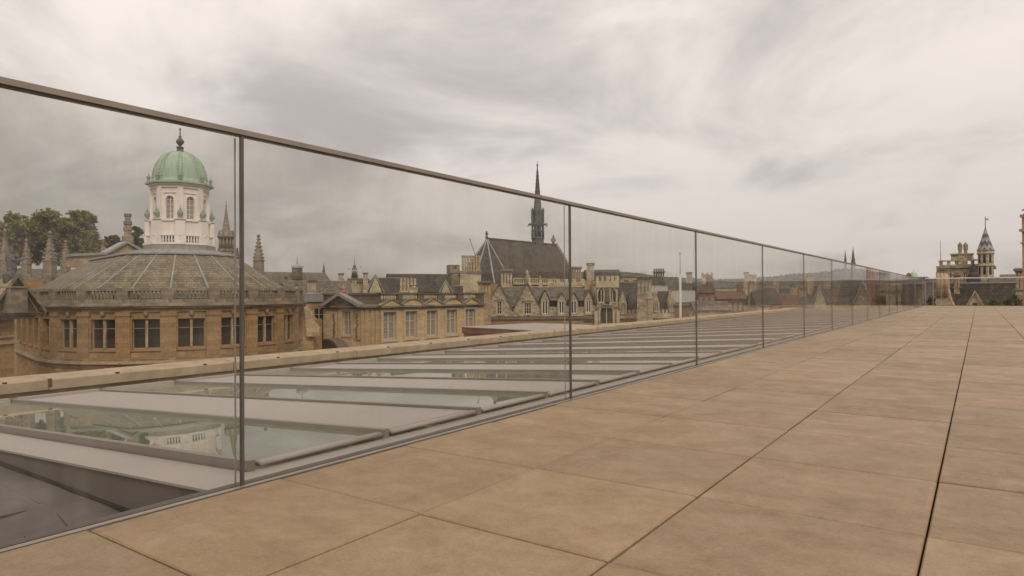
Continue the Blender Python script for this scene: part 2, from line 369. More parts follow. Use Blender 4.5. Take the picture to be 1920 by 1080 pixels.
for b in range(-11, 59):
    y0 = .2071+.6*b; y1 = min(y0+.6, YE-.03)
    if y1-y0 < .05: continue
    for k in range(len(far_x)-1):
        x0, x1 = far_x[k], far_x[k+1]
        gl = .0033+srn.uniform(-.0006,.0006); gr = gl
        if abs(x0+.1177) < .01: gl = .0030
        if abs(x1+.1177) < .01: gr = .0026
        gt = .0042+srn.uniform(-.0012,.0010); dz = srn.uniform(-.0022,.0022)
        lim = 21 if k < 5 else 14
        if k < 7 and -.6 < y0 < lim and (y0 > .1 or x0 < 0):
            o = bpy.data.objects.new('paving_slab', slab_mesh(x1-x0-gl-gr, y1-y0-2*gt)); COL.objects.link(o); o.parent = ter
            o.location = ((x0+gl+x1-gr)/2, (y0+y1)/2, .034+dz); o.rotation_euler = (srn.uniform(-.002,.002), srn.uniform(-.002,.002), srn.uniform(-.0012,.0012))
        else:
            rest.box(x0+gl, x1-gr, y0+gt, y1-gt, -.03, dz)
rest.build('distant_paving', 'slab', ter, kind='stuff')

# ------------------------------------------------------------------ glass balustrade along the terrace
YP = [1.303+2.196*i for i in range(-3, 16)]
bal = thing('glass_balustrade', 'long frameless glass balustrade with brown steel handrail running along the terrace edge', 'balustrade', (GX, YP[0], 0))
RH = 1.175
m = MB(); m.box(GX-.028, GX+.008, YB, YE-.06, RH-.006, RH+.011)
hr = m.build('handrail', 'steel', bal)
MB().box(GX-.022, GX+.003, YB, YE-.06, RH-.0105, RH-.0065).build('handrail_groove', 'gasket', hr)
sh = MB(); sh.box(GX-.055, GX-.016, YB, YE, -.16, -.012).box(GX+.004, GX+.016, YB, YE, -.16, -.018)
sh.build('base_channel', 'gasket', bal)
MB().box(GX+.0165, GX+.040, YB, YE, -.16, -.004).build('base_trim', 'steel', bal)
MB().box(GX+.041, -1.976, YB, YE, -.16, -.022).build('shadow_gap', 'joint', bal)
ends = YP+[YE-.05]
for i in range(len(ends)-1):
    MB().box(GX-.0105, GX+.0025, ends[i]+.008, ends[i+1]-.008, -.12, RH-.013).build('glass_pane', 'pane', bal)
for y in YP:
    o = MB().box(GX-.010, GX+.003, y-.0048, y+.0048, -.012, RH-.0107).build('joint_post', 'gasket', bal)
    if y < 4: MB().box(GX-.044, GX-.040, y-.0022, y+.0022, -.012, RH-.0107).build('rear_strip', 'edge', o)  # thin pale strip set behind the near joints
# ------------------------------------------------------------------ balustrade across the far end
be = thing('glass_balustrade', 'far glass balustrade with pale thin rail closing the end of the terrace', 'balustrade', (GX, YE, 0))
MB().box(GX+.05, XE, YE-.04, YE, RH+.02, RH+.06).build('handrail', 'whitepole', be)
MB().box(GX+.02, XE, YE-.05, YE+.02, -.16, .02).build('base_channel', 'gasket', be)
ex = [GX+.05, GX+.35, GX+.65, -.2, 1.3, 2.9, 4.5, 6.2, XE]
for i in range(len(ex)-1):
    MB().box(ex[i]+.01, ex[i+1]-.01, YE-.025, YE-.012, .02, RH+.02).build('glass_pane', 'pane', be)
for x in ex[:3]+ex[5:-1]:
    MB().box(x-.012, x+.012, YE-.035, YE-.004, .02, RH+.02).build('joint_post', 'edge', be)

# ------------------------------------------------------------------ rooflight between balustrade and parapet
X0, Z0, X1, Z1 = -2.40, -.050, -7.10, -.312
sk = thing('rooflight', 'long sloping grey rooflight with alternating glass panes and metal panels beside the balustrade', 'rooflight', (-4.7, 1.2, -.9))
def sz(x): return Z0+(x-X0)/(X1-X0)*(Z1-Z0)
BY = [1.56+.735*i for i in range(45)]
YS = BY[-1]+.3
def slope_box(mb, x0, x1, y0, y1, t0, t1):
    mb.add([(x0,y0,sz(x0)+t0),(x1,y0,sz(x1)+t0),(x1,y1,sz(x1)+t0),(x0,y1,sz(x0)+t0),(x0,y0,sz(x0)+t1),(x1,y0,sz(x1)+t1),(x1,y1,sz(x1)+t1),(x0,y1,sz(x0)+t1)],
           [(0,3,2,1),(4,5,6,7),(0,1,5,4),(1,2,6,5),(2,3,7,6),(3,0,4,7)])
# curb: near end upstand and long sides
m2 = MB(); slope_box(m2, -7.32, -2.06, 1.312, 1.34, -.6, -.030); m2.build('end_upstand', 'curb', sk)
m = MB(); slope_box(m, -7.32, -2.06, 1.298, BY[0]-.03, -.028, -.018); m.build('end_flashing', 'metal', sk)
m = MB(); slope_box(m, -2.375, -2.086, 1.345, YS, -.10, -.022); m.build('side_flashing', 'metal', sk)
m = MB(); slope_box(m, -7.13, -2.37, 1.35, YS, -.36, -.30); m.build('lining', 'skyblind', sk)
m = MB(); slope_box(m, -2.385, -2.36, 1.35, YS, -.5, -.05); slope_box(m, -7.14, -7.10, 1.35, YS, -.5, -.04); m.build('curb', 'metal', sk)
b0 = p0 = g0 = r0 = None
for i, y in enumerate(BY):
    m = MB(); slope_box(m, X1-.02, X0+.03, y-.017, y+.017, -.03, .021)
    if b0 is None: b0 = m.build('glazing_bar', 'metal_bar', sk)
    else: cp(b0, sk, (0, y-BY[0], 0))
for i in range(len(BY)-1):
    y = BY[i]; y1 = BY[i+1]; dy = y-BY[0]
    if i % 2 == 0:
        if g0 is None:
            m = MB(); slope_box(m, X1+.03, X0-.03, y+.027, y1-.027, -.012, .0); g0 = m.build('roof_pane', 'roofglass', sk); g0y = y
        else: cp(g0, sk, (0, y-g0y, 0))
    else:
        if p0 is None:
            m = MB(); slope_box(m, X1+.03, X0-.03, y+.027, y1-.027, -.01, .006); p0 = m.build('roof_panel', 'metal', sk); p0y = y
        else: cp(p0, sk, (0, y-p0y, 0))
    if r0 is None:
        m = MB(); n_ = 8
        vs = []; 
        for yy in (y+.045, y1-.028):
            for k in range(n_):
                a = 2*pi*k/n_; vs.append((X0+.010+.026*cos(a), yy, Z0+.000+.012*sin(a)))
        m.add(vs, [(k,(k+1)%n_,n_+(k+1)%n_,n_+k) for k in range(n_)]+[tuple(range(n_))[::-1], tuple(range(n_,2*n_))], True)
        r0 = m.build('edge_roll', 'metal', sk)
        m = MB(); slope_box(m, X1-.04, X1+.03, y+.03, y1-.03, .0, .03); q0 = m.build('eaves_clip', 'metal', sk)
    else: cp(r0, sk, (0, dy, 0)); cp(q0, sk, (0, dy, 0))
# reflected blinds below the glass stay simple: a few lining cross beams
bm0 = None
for i in range(0, 44, 2):
    y = BY[i]
    m = MB(); slope_box(m, X1+.1, X0-.06, y+.04, y+.075, -.29, -.12)
    if bm0 is None: bm0 = m.build('lining_beam', 'skyblind', sk); by0 = y
    else: cp(bm0, sk, (0, y-by0, 0))

# dark membrane roof in the near left corner
m = MB(); nx_, ny_ = 34, 26
vs = []
for j in range(ny_+1):
    for i in range(nx_+1):
        x = -7.4+(5.33)*i/nx_; y = YB+(1.311-YB)*j/ny_
        z = -.275+.012*mnoise.noise((x*1.4, y*1.4, .3))+.006*mnoise.noise((x*5, y*5, 1.3))
        if j == ny_: z += .03
        vs.append((x, y, z))
m.add(vs, [(j*(nx_+1)+i, j*(nx_+1)+i+1, (j+1)*(nx_+1)+i+1, (j+1)*(nx_+1)+i) for j in range(ny_) for i in range(nx_)], True)
o = m.build('membrane_roof', 'membrane', org=(-4.7,-2,-.215)); o['kind'] = 'structure'
m = MB()
for (xa,ya,xb,yb) in ((-4.2,.92,-2.06,.82), (-3.4,YB,-3.3,1.1), (-5.4,YB,-5.35,1.1), (-7.2,.35,-2.1,.30)):
    p, q = Vector((xa,ya,-.262)), Vector((xb,yb,-.262))
    m.bar(p, q, .09, .016)
m.build('membrane_seam', 'membrane', o)
MB().box(-7.38, -2.09, 1.292, 1.3105, -.30, -.236).build('upstand_fillet', 'black', o)
m = MB()
for (xa,ya,xb,yb) in ((-3.1,1.16,-2.35,1.02), (-4.4,1.2,-3.3,1.17), (-2.9,.98,-2.3,.90)): m.bar(Vector((xa,ya,-.257)), Vector((xb,yb,-.257)), .018, .02)
m.build('membrane_wrinkle', 'membrane', o, kind='stuff')
m = MB(); m.lathe([(.014,-.28),(.013,-.255),(.008,-.248),(.0,-.246)], -3.20, 1.285, 12); m.build('membrane_nub', 'metal', o)
MB().box(-7.38, -2.090, .45, .80, -.29, -.245).build('membrane_ledge', 'curb', o)

# ------------------------------------------------------------------ parapet with stone coping
par = thing('stone_parapet', 'low parapet with pale sandstone coping beyond the grey rooflight', 'parapet', (-7.7, 2, -.9))
MB().box(-7.78, -7.55, YB, YE-.5, GZ, -.288).build('parapet_wall', 'gold2', par)
MB().box(-7.54, -7.33, YB, YS+.3, -.9, -.43).build('gutter', 'leaddark', par)
c0 = None; yy = -5.2; crn = random.Random(5)
while yy < YE-.6:
    L = 1.98
    m = MB()
    poly = [(-7.50,-.290),(-7.50,-.197),(-7.512,-.186),(-7.80,-.160),(-7.81,-.28)]
    n_ = len(poly); vs = [(a,yy+.004,b) for a,b in poly]+[(a,yy+L-.004,b) for a,b in poly]
    m.add(vs, [tuple(range(n_)), tuple(range(n_,2*n_))[::-1]]+[(i,n_+i,n_+(i+1)%n_,(i+1)%n_) for i in range(n_)])
    if c0 is None:
        c0 = m.build('coping_stone', 'coping', par); c0y = yy
        k0 = MB().box(-7.525, -7.498, yy+.62, yy+.655, -.190, -.178).build('coping_clip', 'black', par)
    else:
        o = cp(c0, par, (crn.uniform(-.004,.004), yy-c0y, crn.uniform(-.003,.003)))
        cp(k0, par, (0, yy-c0y, 0))
    o = cp(k0, par, (0, yy-c0y+.98, 0))
    yy += L
MB().box(-7.52, -7.497, 2.71, 2.745, -.262, -.180).build('moss_patch', 'moss', par)
# return of the parapet at the far end
MB().box(-7.94, GX-.06, YE-.46, YE-.06, -.290, -.165).build('coping_return', 'coping', par)
MB().box(-7.86, GX-.08, YE-.42, YE-.10, -.9, -.291).build('parapet_wall', 'gold2', par)

# ================================================================== the round theatre with its cupola
TX, TY = -61.03, 32.83
TD = math.hypot(TX, TY); DN = Vector((-TX/TD, -TY/TD, 0))
def pdir(phi):      # positive phi turns to the left as seen from the terrace
    a = -rad(phi); return Vector((DN.x*cos(a)-DN.y*sin(a), DN.x*sin(a)+DN.y*cos(a), 0))
def pp(phi, r): d = pdir(phi); return (TX+d.x*r, TY+d.y*r)
th = thing('round_theatre', 'polygonal golden stone theatre with slate roof and white domed cupola', 'theatre', (TX, TY, GZ))
STEP = 17.2; RW = 10.62; HALF = RW*math.tan(rad(STEP/2)); RV = RW/cos(rad(STEP/2))
PHI = [-4.3+STEP*k for k in range(-5, 5)]
bdir = pdir(73.1+90); LB = 13.5
def outline(off):       # D-shaped plan, walls moved out by off
    rv = (RW+off)/cos(rad(STEP/2))
    pts = [pp(p-STEP/2, rv) for p in PHI]+[pp(PHI[-1]+STEP/2, rv)]
    b = Vector((bdir.x*LB, bdir.y*LB, 0)); pts.append((pts[-1][0]+b.x, pts[-1][1]+b.y)); pts.append((pts[0][0]+b.x, pts[0][1]+b.y))
    return pts
def band(name, mat, o0, z0, o1, z1, parent=None):
    a = outline(o1); MB().slab(a, z0, z1).build(name, mat, parent or th)
def bay(fr, L, win, pil=True):
    """one wall bay: u 0..L"""
    c = L/2; hw = win/2
    w = fr.mb(); wall_open(w, 0, L, GZ, -.6, [(c-hw, c+hw, -3.47, -1.15)], .32); w.build('wall', 'gold', th)
    wo_ = fr.mb(); s_ = .13
    wo_.box(c-hw-s_, c-hw, 0, .07, -3.55, -1.02).box(c+hw, c+hw+s_, 0, .07, -3.55, -1.02).box(c-hw, c+hw, 0, .066, -1.15, -1.02).box(c-hw-.2, c+hw+.2, 0, .12, -3.66, -3.55)
    ww = window(fr, th, c-hw, c+hw, -3.47, -1.15, .32, 0, 2, 2, .06, 'frame_gold', 'glass', .68)
    wo_.build('surround', 'gold', ww)
    fr.mb().box(c-.09, c+.09, -.28, -.10, -3.40, -1.22).build('mullion', 'gold2', ww)
    pn = fr.mb(); pn.box(c-hw-.2, c+hw+.2, 0, .05, -4.28, -3.78); pn.build('sill_panel', 'gold', th)
    kb = fr.mb(); kb.lathe([(.0,-.98),(.13,-.95),(.19,-.8),(.17,-.62),(.08,-.52),(0,-.5)], c, .10, 8); kb.build('keystone_head', 'grey', th)
frs = []
for p in PHI:
    a = pp(p+STEP/2, RV); b = pp(p-STEP/2, RV); fr = Raw(a, (b[0]-a[0], b[1]-a[1])); frs.append((fr, 2*HALF)); bay(fr, 2*HALF, 1.98)
a = Vector((*pp(73.1, RV), 0)); LW = LB/4
for k in range(4):
    st = a+bdir*(LB-LW*k); fr = Raw(st, -bdir); frs.append((fr, LW)); bay(fr, LW, 1.9)
# pilasters at the corners of the polygon
for p in [q-STEP/2 for q in PHI]+[73.1]:
    fr = Raw(pp(p, RV), pdir(p-90)); m = fr.mb()
    m.box(-.52, .52, -.3, .10, -4.30, -.92); m.box(-.60, .60, -.3, .17, -.92, -.80); m.box(-.56, .56, -.3, .13, -.80, -.60)
    o = m.build('pilaster', 'gold', th)
    fr.mb().box(-.36, .36, .10, .125, -4.1, -1.1).build('pilaster_panel', 'gold', o)
band('string_course', 'gold2', 0, -4.62, .28, -4.40); band('string_ledge', 'grey', 0, -4.40, .16, -4.30); band('lower_band', 'brick', 0, -4.95, .10, -4.62)
band('frieze', 'gold', 0, -.60, .14, -.30); band('cornice', 'grey', 0, -.30, .42, -.16); band('cornice_top', 'grey', 0, -.16, .55, -.06)
band('balustrade_plinth', 'grey', 0, -.06, .28, .40)
# ring rail, pedestals and balusters
def ringbar(name, mat, o0, o1, z0, z1):
    A, B = outline(o0), outline(o1); n = len(A); m = MB()
    vs = [(x,y,z0) for x,y in A]+[(x,y,z0) for x,y in B]+[(x,y,z1) for x,y in A]+[(x,y,z1) for x,y in B]
    fs = []
    for i in range(n):
        j = (i+1) % n
        fs += [(n+i,n+j,3*n+j,3*n+i),(j,i,2*n+i,2*n+j),(2*n+i,3*n+i,3*n+j,2*n+j),(i,j,n+j,n+i)]
    m.add(vs, fs); return m.build(name, mat, th)
ringbar('balustrade_rail', 'grey', -.16, .22, 1.04, 1.25)
bprof = [(.075,.40),(.075,.46),(.05,.50),(.10,.62),(.085,.74),(.045,.88),(.075,.97),(.075,1.04)]
for p in [q-STEP/2 for q in PHI]+[73.1]:
    fr = Raw(pp(p, RV), pdir(p-90)); fr.mb().box(-.42, .42, -.20, .26, .40, 1.04).build('pedestal', 'grey', th)
for fr, L in frs:
    n = 8
    for i in range(n):
        fr.mb().lathe(bprof, .62+(L-1.24)*i/(n-1), .03, 6).build('baluster', 'grey', th)
# roof
OUT = [Vector((x,y,.75)) for x,y in outline(-.7)]
RI = 4.75; ipts = [pp(p-STEP/2, RI) for p in PHI]+[pp(PHI[-1]+STEP/2, RI)]
bb = bdir*(LB-1.5); ipts += [(ipts[-1][0]+bb.x, ipts[-1][1]+bb.y), (ipts[0][0]+bb.x, ipts[0][1]+bb.y)]
INN = [Vector((x,y,4.30)) for x,y in ipts]
n = len(OUT); m = MB()
for i in range(n):
    j = (i+1) % n; m.add([OUT[i],OUT[j],INN[j],INN[i]], [(0,1,2,3)])
rf = m.build('roof', 'tslate', th)
for i in range(n):
    MB().bar(OUT[i]+Vector((0,0,.07)), INN[i]+Vector((0,0,.06)), .12, .10).build('lead_hip', 'lead', rf)
m = MB(); I2 = [(Vector((x,y,0))-Vector((TX,TY,0))) for x,y in ipts]
top = [(TX+v.x*.72+bdir.x*0, TY+v.y*.72) for v in I2]
ring0 = [Vector((TX+v.x*1.06, TY+v.y*1.06, 4.26)) for v in I2]; ring1 = [Vector((TX+v.x*1.06, TY+v.y*1.06, 4.38)) for v in I2]; ring2 = [Vector((x,y,4.80)) for x,y in top]
m.add(ring0+ring1+ring2, [(i,(i+1)%n,n+(i+1)%n,n+i) for i in range(n)]+[(n+i,n+(i+1)%n,2*n+(i+1)%n,2*n+i) for i in range(n)]+[tuple(range(2*n,3*n))])
lr = m.build('lead_flat', 'lead', rf)
for i in range(n):
    for t in (0., .5):
        p = ring1[i].lerp(ring1[(i+1)%n], t)+Vector((0,0,.04)); q = ring2[i].lerp(ring2[(i+1)%n], t)+Vector((0,0,.04)); MB().bar(p, q, .07, .05).build('lead_roll', 'lead', lr)
# scroll buttress and return wall at the right corner of the theatre
fr = Pl(58); at_ = fr
m = fr.mb(); u, z = fr.loc(571, 575); m.prism([(u,z),(u+.28,z+.1),(u+.6,z-1.0),(u+1.3,z-1.9),(u+1.3,z-2.6),(u+.2,z-2.6)], -.3, .1); m.build('scroll_buttress', 'gold2', th)
m = fr.mb(); u2, z2 = fr.loc(565, 600); m.box(u2, fr.U(585), -3, -.35, GZ, z2); m.build('corner_wall', 'gold', th)
# attic pediment at the far end of the roof
fr = Fr(130, 80, 270, 86); m = fr.mb()
def zpt(x, y): return fr.loc(x, y)
m.prism([zpt(137,500), zpt(268,500), zpt(268,473), zpt(237,458), zpt(205,473), zpt(137,481)], -3, 0)
at_p = m.build('attic', 'gold2', th)
m = fr.mb()
for (x0,y0,x1,y1) in ((133,480,200,477),(198,477,237,456),(237,456,272,474)):
    (a0,b0_),(a1,b1_) = zpt(x0,y0), zpt(x1,y1); m.prism([(a0,b0_-.05),(a1,b1_-.05),(a1,b1_+.28),(a0,b0_+.28)], -3.2, .35)
m.build('attic_coping', 'lead', at_p)

# ---- the cupola: an octagon with its corners at 0, 45, 90 degrees
C8 = [45*k for k in range(8)]
def octo(r, off=0.): return [pp(-(p)+off, r) for p in C8]
def oct_slab(name, mat, r, z0, z1, parent): return MB().slab(octo(r)[::-1], z0, z1).build(name, mat, parent)
cu = oct_slab('cupola', 'white', 2.62, 5.26, 7.45, th)
oct_slab('shade_backing', 'leaddark', 2.66, 5.465, 6.045, cu)  # dark octagon added to stand in for the shade behind the balusters
oct_slab('lead_base', 'lead', 3.02, 4.70, 5.26, cu)
oct_slab('plinth', 'white', 3.08, 5.26, 5.46, cu); oct_slab('ledge', 'white', 2.98, 6.05, 6.16, cu)
oct_slab('upper_ledge', 'white', 2.78, 7.40, 7.52, cu)
for p in C8:
    fr = Raw(pp(p, 2.78), pdir(p-90)); m = fr.mb(); m.box(-.46, .46, -.3, .14, 5.46, 6.05); m.box(-.42, .42, -.3, .10, 6.16, 7.40); m.box(-.48, .48, -.3, .16, 7.52, 7.58); m.build('pier', 'white', cu)
    x, y = pp(p, 2.70)
    o = MB().lathe([(.22,7.58),(.22,7.66),(.10,7.72),(.11,7.80),(.25,7.98),(.27,8.12),(.20,8.26),(.10,8.33),(.13,8.40),(.05,8.52),(.0,8.95)], x, y, 10).build('urn', 'urn', cu)
    x, y = pp(p, 2.60)
    MB().lathe([(.15,11.08),(.16,11.2),(.08,11.3),(.19,11.45),(.15,11.62),(.05,11.72),(0,12.0)], x, y, 8).build('cornice_urn', 'urn', cu)
for p in C8:
    q = p+22.5; a = pp(q+22.5, 2.98); b = pp(q-22.5, 2.98); fr = Raw(a, (b[0]-a[0], b[1]-a[1])); L = math.hypot(b[0]-a[0], b[1]-a[1])
    for i in range(6): fr.mb().lathe([(.07,5.46),(.045,5.52),(.10,5.66),(.06,5.85),(.075,6.05)], L/2-.62+1.24*i/5, -.10, 6).build('baluster', 'white', cu)
    # drum wall with arched window
    R2 = 2.36; a = pp(q+22.5, R2); b = pp(q-22.5, R2); fr = Raw(a, (b[0]-a[0], b[1]-a[1])); L = math.hypot(b[0]-a[0], b[1]-a[1]); c = L/2
    hw, zb, zs = .34, 7.62, 9.35
    m = fr.mb(); arc = [(c+hw*cos(t*pi/8), zs+hw*sin(t*pi/8)) for t in range(9)]
    m.add([(0,0,7.45),(c-hw,0,7.45),(c-hw,0,10.8),(0,0,10.8)], [(0,1,2,3)]).add([(c+hw,0,7.45),(L,0,7.45),(L,0,10.8),(c+hw,0,10.8)], [(0,1,2,3)])
    m.add([(c-hw,0,7.45),(c+hw,0,7.45),(c+hw,0,zb),(c-hw,0,zb)], [(0,1,2,3)])
    for t in range(8):
        (x0,z0),(x1,z1) = arc[t], arc[t+1]; m.add([(x1,0,z1),(x0,0,z0),(x0,0,10.8),(x1,0,10.8)], [(0,1,2,3)])
    loop = [(c-hw,zb),(c+hw,zb)]+arc
    for t in range(len(loop)):
        (x0,z0),(x1,z1) = loop[t], loop[(t+1)%len(loop)]; m.add([(x0,0,z0),(x1,0,z1),(x1,-.22,z1),(x0,-.22,z0)], [(0,1,2,3)])
    m.build('drum_wall', 'white', cu)
    wn = fr.mb(); wn.box(c-.025, c+.025, -.19, -.15, zb, zs+hw)
    for zz_ in (8.05, 8.48, 8.92, 9.35): wn.box(c-hw, c+hw, -.188, -.152, zz_-.018, zz_+.018)
    wn.build('window_bars', 'white', cu)
    fr.mb().add([(c-hw,-.21,zb),(c+hw,-.21,zb)]+[(x,-.21,z) for x,z in arc], [tuple(range(11))]).build('pane', 'blind', cu)
    sr = fr.mb()
    for t in range(8):
        (x0,z0),(x1,z1) = arc[t], arc[t+1]; f_ = lambda x, z: (c+(x-c)*1.32, zs+(z-zs)*1.32)
        e0, e1 = f_(x0,z0), f_(x1,z1); sr.prism([(x0,z0),e0,e1,(x1,z1)], 0, .06)
    sr.box(c-hw-.11, c-hw, 0, .055, zb, zs).box(c+hw, c+hw+.11, 0, .055, zb, zs).box(c-.55, c+.55, 0, .09, 9.95, 10.03)
    sr.build('window_surround', 'white', cu)
for p in C8:
    fr = Raw(pp(p, 2.36), pdir(p-90)); fr.mb().box(-.22, .22, -.2, .12, 7.52, 10.45).build('drum_pilaster', 'white', cu)
oct_slab('entablature', 'white', 2.50, 10.45, 10.78, cu); oct_slab('cornice_bed', 'white', 2.68, 10.70, 10.86, cu)
dome_c = oct_slab('copper_cornice', 'copper', 2.92, 10.86, 11.02, cu)
def dome_r(t): return 2.30*cos(t)**.82 if t < 1.5 else .2
prof = []
for k in range(15):
    t = k/14*1.42; prof.append((max(.25, 2.30*cos(t)**.80), 11.02+2.95*sin(t)))
m = MB(); m.lathe([(2.45,11.02),(2.40,11.20)]+[(r, z+.12) for r, z in prof], TX, TY, 48)
dm = m.build('dome', 'copper', cu)
for p in C8:
    for off in (-4.5, 4.5):
        pts = [Vector((*pp(p+off*min(3, 2.3/max(r,.6)) if False else p+off, r+.03), z+.12)) for r, z in prof]
        m = MB()
        for k in range(len(pts)-1): m.tube(pts[k], pts[k+1], .055, .055, 5)
        m.build('dome_rib', 'copper', dm)
m = MB(); m.lathe([(.42,13.95),(.36,14.10),(.30,14.2),(.30,14.5),(.36,14.55),(.20,14.6)], TX, TY, 8)
m.lathe([(.05,14.6),(.22,14.8),(.38,15.02),(.30,15.22),(.10,15.42),(.16,15.55),(.05,15.62),(.07,15.9),(.02,16.1),(.02,16.35)], TX, TY, 8)
m.box(TX-.16, TX+.16, TY-.02, TY+.02, 16.22, 16.30); m.box(TX-.02, TX+.02, TY-.10, TY+.10, 16.12, 16.2)
m.build('finial', 'bronze', dm)

# ================================================================== generic pieces of the skyline
def PF(px0, px1, d, rot=0):
    mid = (px0+px1)/2; b = Pr(mid, d); a = rad(rot*3); P = at(mid, 550, d)
    return Raw((P.x, P.y), (b.t.x*cos(a)-b.t.y*sin(a), b.t.x*sin(a)+b.t.y*cos(a)))
def base_of(fr, px0, px1, v=0):
    u = (fr.U(px0)+fr.U(px1))/2; return fr.xf(u, v, GZ)
def chimney(px0, px1, pt, pb, d, label, n=4, mat='gold2', rot=0, cap=True, group=None, depth=None, pots=False, plinth=.35):
    """stack of joined octagonal flues on a plinth, with a moulded cap"""
    fr = PF(px0, px1, d, rot); u0, zt = fr.loc(px0, pt); u1, _ = fr.loc(px1, pt); zb = fr.Z((px0+px1)/2, pb)
    t = thing('chimney_stack', label, 'chimney', fr.xf((u0+u1)/2, 0, zb-4), group)
    w = u1-u0; dep = depth or max(.8, min(w*.7, 1.6)); H = zt-zb
    zp = zb+H*plinth; ch = min(.5, H*.16)
    m = fr.mb(); m.box(u0, u1, -dep, 0, zb-4, zp); m.box(u0-.07, u1+.07, -dep-.07, .07, zp-.10, zp); m.build('plinth', mat, t)
    r = w/n/2; rows = (-dep*.28, -dep*.75) if dep > r*3 else (-dep*.5,)
    for i in range(n):
        for y in rows:
            m = fr.mb(); m.lathe([(r*.98, zp), (r*.98, zp+.2), (r*.82, zp+.28), (r*.82, zt-ch)], u0+r*(2*i+1), y, 8, pi/8, False); m.build('flue', mat, t)
    if cap:
        m = fr.mb(); m.box(u0-.02, u1+.02, -dep, .0, zt-ch, zt-ch*.6); m.box(u0-.12, u1+.12, -dep-.1, .12, zt-ch*.6, zt-ch*.15); m.box(u0-.05, u1+.05, -dep, .05, zt-ch*.15, zt); m.build('cap', 'grey', t)
    if pots:
        for i in range(n):
            fr.mb().lathe([(.16, zt), (.13, zt+.35), (.17, zt+.4), (.13, zt+.42)], u0+r*(2*i+1), -dep/2, 8).build('pot', 'brick', t)
    return t
def battlement(m, u0, u1, v0, v1, z0, zm, zt, n):
    m.box(u0, u1, v0, v1, z0, zm); w = (u1-u0)/(2*n-1)
    for i in range(n): m.box(u0+2*i*w, u0+(2*i+1)*w, v0, v1, zm, zt)
def gable_roof(fr, t, u0, u1, ze, zr, dep, mat='slate', axis='u', ov=.25, v=0.):
    m = fr.mb()
    if axis == 'u':   # ridge runs along the facade
        y0, y1, c = v+ov, v-dep-ov, v-dep/2
        m.add([(u0,y0,ze),(u1,y0,ze),(u1,c,zr),(u0,c,zr),(u0,y1,ze),(u1,y1,ze)], [(0,1,2,3),(3,2,5,4),(0,3,4),(1,5,2),(0,4,5,1)])
        r = m.build('roof', mat, t)
        fr.mb().box(u0, u1, c-.12, c+.12, zr-.06, zr+.07).build('ridge', 'lead', r)
    else:             # gable end faces us
        c = (u0+u1)/2
        m.add([(u0-ov,v,ze),(c,v,zr),(u1+ov,v,ze),(u0-ov,v-dep,ze),(c,v-dep,zr),(u1+ov,v-dep,ze)], [(0,3,4,1),(1,4,5,2),(0,1,2),(5,4,3),(0,2,5,3)])
        r = m.build('roof', mat, t)
    return r
def house(px0, px1, pe, pr, d, label, wall='brick', roof='slate', rot=0, wins=3, rows=1, axis='u', dep=7, cat='house', group=None, pane='glass', wfrac=.5, chim=True, seed=0, name='town_house'):
    fr = PF(px0, px1, d, rot); u0, ze = fr.loc(px0, pe); u1, _ = fr.loc(px1, pe); zr = fr.Z((px0+px1)/2, pr, -dep/2 if axis == 'u' else 0)
    t = thing(name, label, cat, fr.xf((u0+u1)/2, -dep/2, GZ), group)
    L = u1-u0; ops = []; hh = 1.5
    for j in range(rows):
        for i in range(wins):
            c = u0+L*(i+.5)/wins; hw = min(.6, L/wins*wfrac*.5); ops.append((c-hw, c+hw, ze-.7-hh-j*2.7, ze-.7-j*2.7))
    m = fr.mb(); wall_open(m, u0, u1, GZ, ze, ops, .15, dep)
    if axis != 'u': m.add([(u0,.015,ze-.02),(u1,.015,ze-.02),((u0+u1)/2,.015,zr)], [(0,1,2)])
    m.build('wall', wall, t)
    for a,b,c,e in ops: window(fr, t, a, b, c, e, .15, 0, 2, 2, .07, 'timber', pane)
    rf = gable_roof(fr, t, u0-(.2 if axis == 'u' else 0), u1+(.2 if axis == 'u' else 0), ze, zr, dep, roof, axis)
    if axis != 'u':
        cpx = (u0+u1)/2; m = fr.mb()
        for sg in (0, 1):
            a = (u0-.3, ze-.1) if sg == 0 else (u1+.3, ze-.1)
            m.prism([a, (cpx, zr), (cpx, zr+.3), (a[0], a[1]+.3)], -.2, .12)
        m.build('gable_coping', 'lead', rf)
    if chim:
        r_ = random.Random(seed+int(px0)); u = u0+L*r_.choice((.08, .88)); zc = zr+r_.uniform(.6, 1.3)
        m = fr.mb(); m.box(u-.5, u+.5, -dep/2-.45, -dep/2+.45, ze, zc); m.box(u-.58, u+.58, -dep/2-.53, -dep/2+.53, zc, zc+.16)
        ck = m.build('chimney', wall if wall != 'pale' else 'gold2', t)
        for q in (-.25, .25): fr.mb().lathe([(.14, zc+.16), (.11, zc+.55), (.14, zc+.6)], u+q, -dep/2, 8).build('chimney_pot', 'brick', ck)
    return t, fr
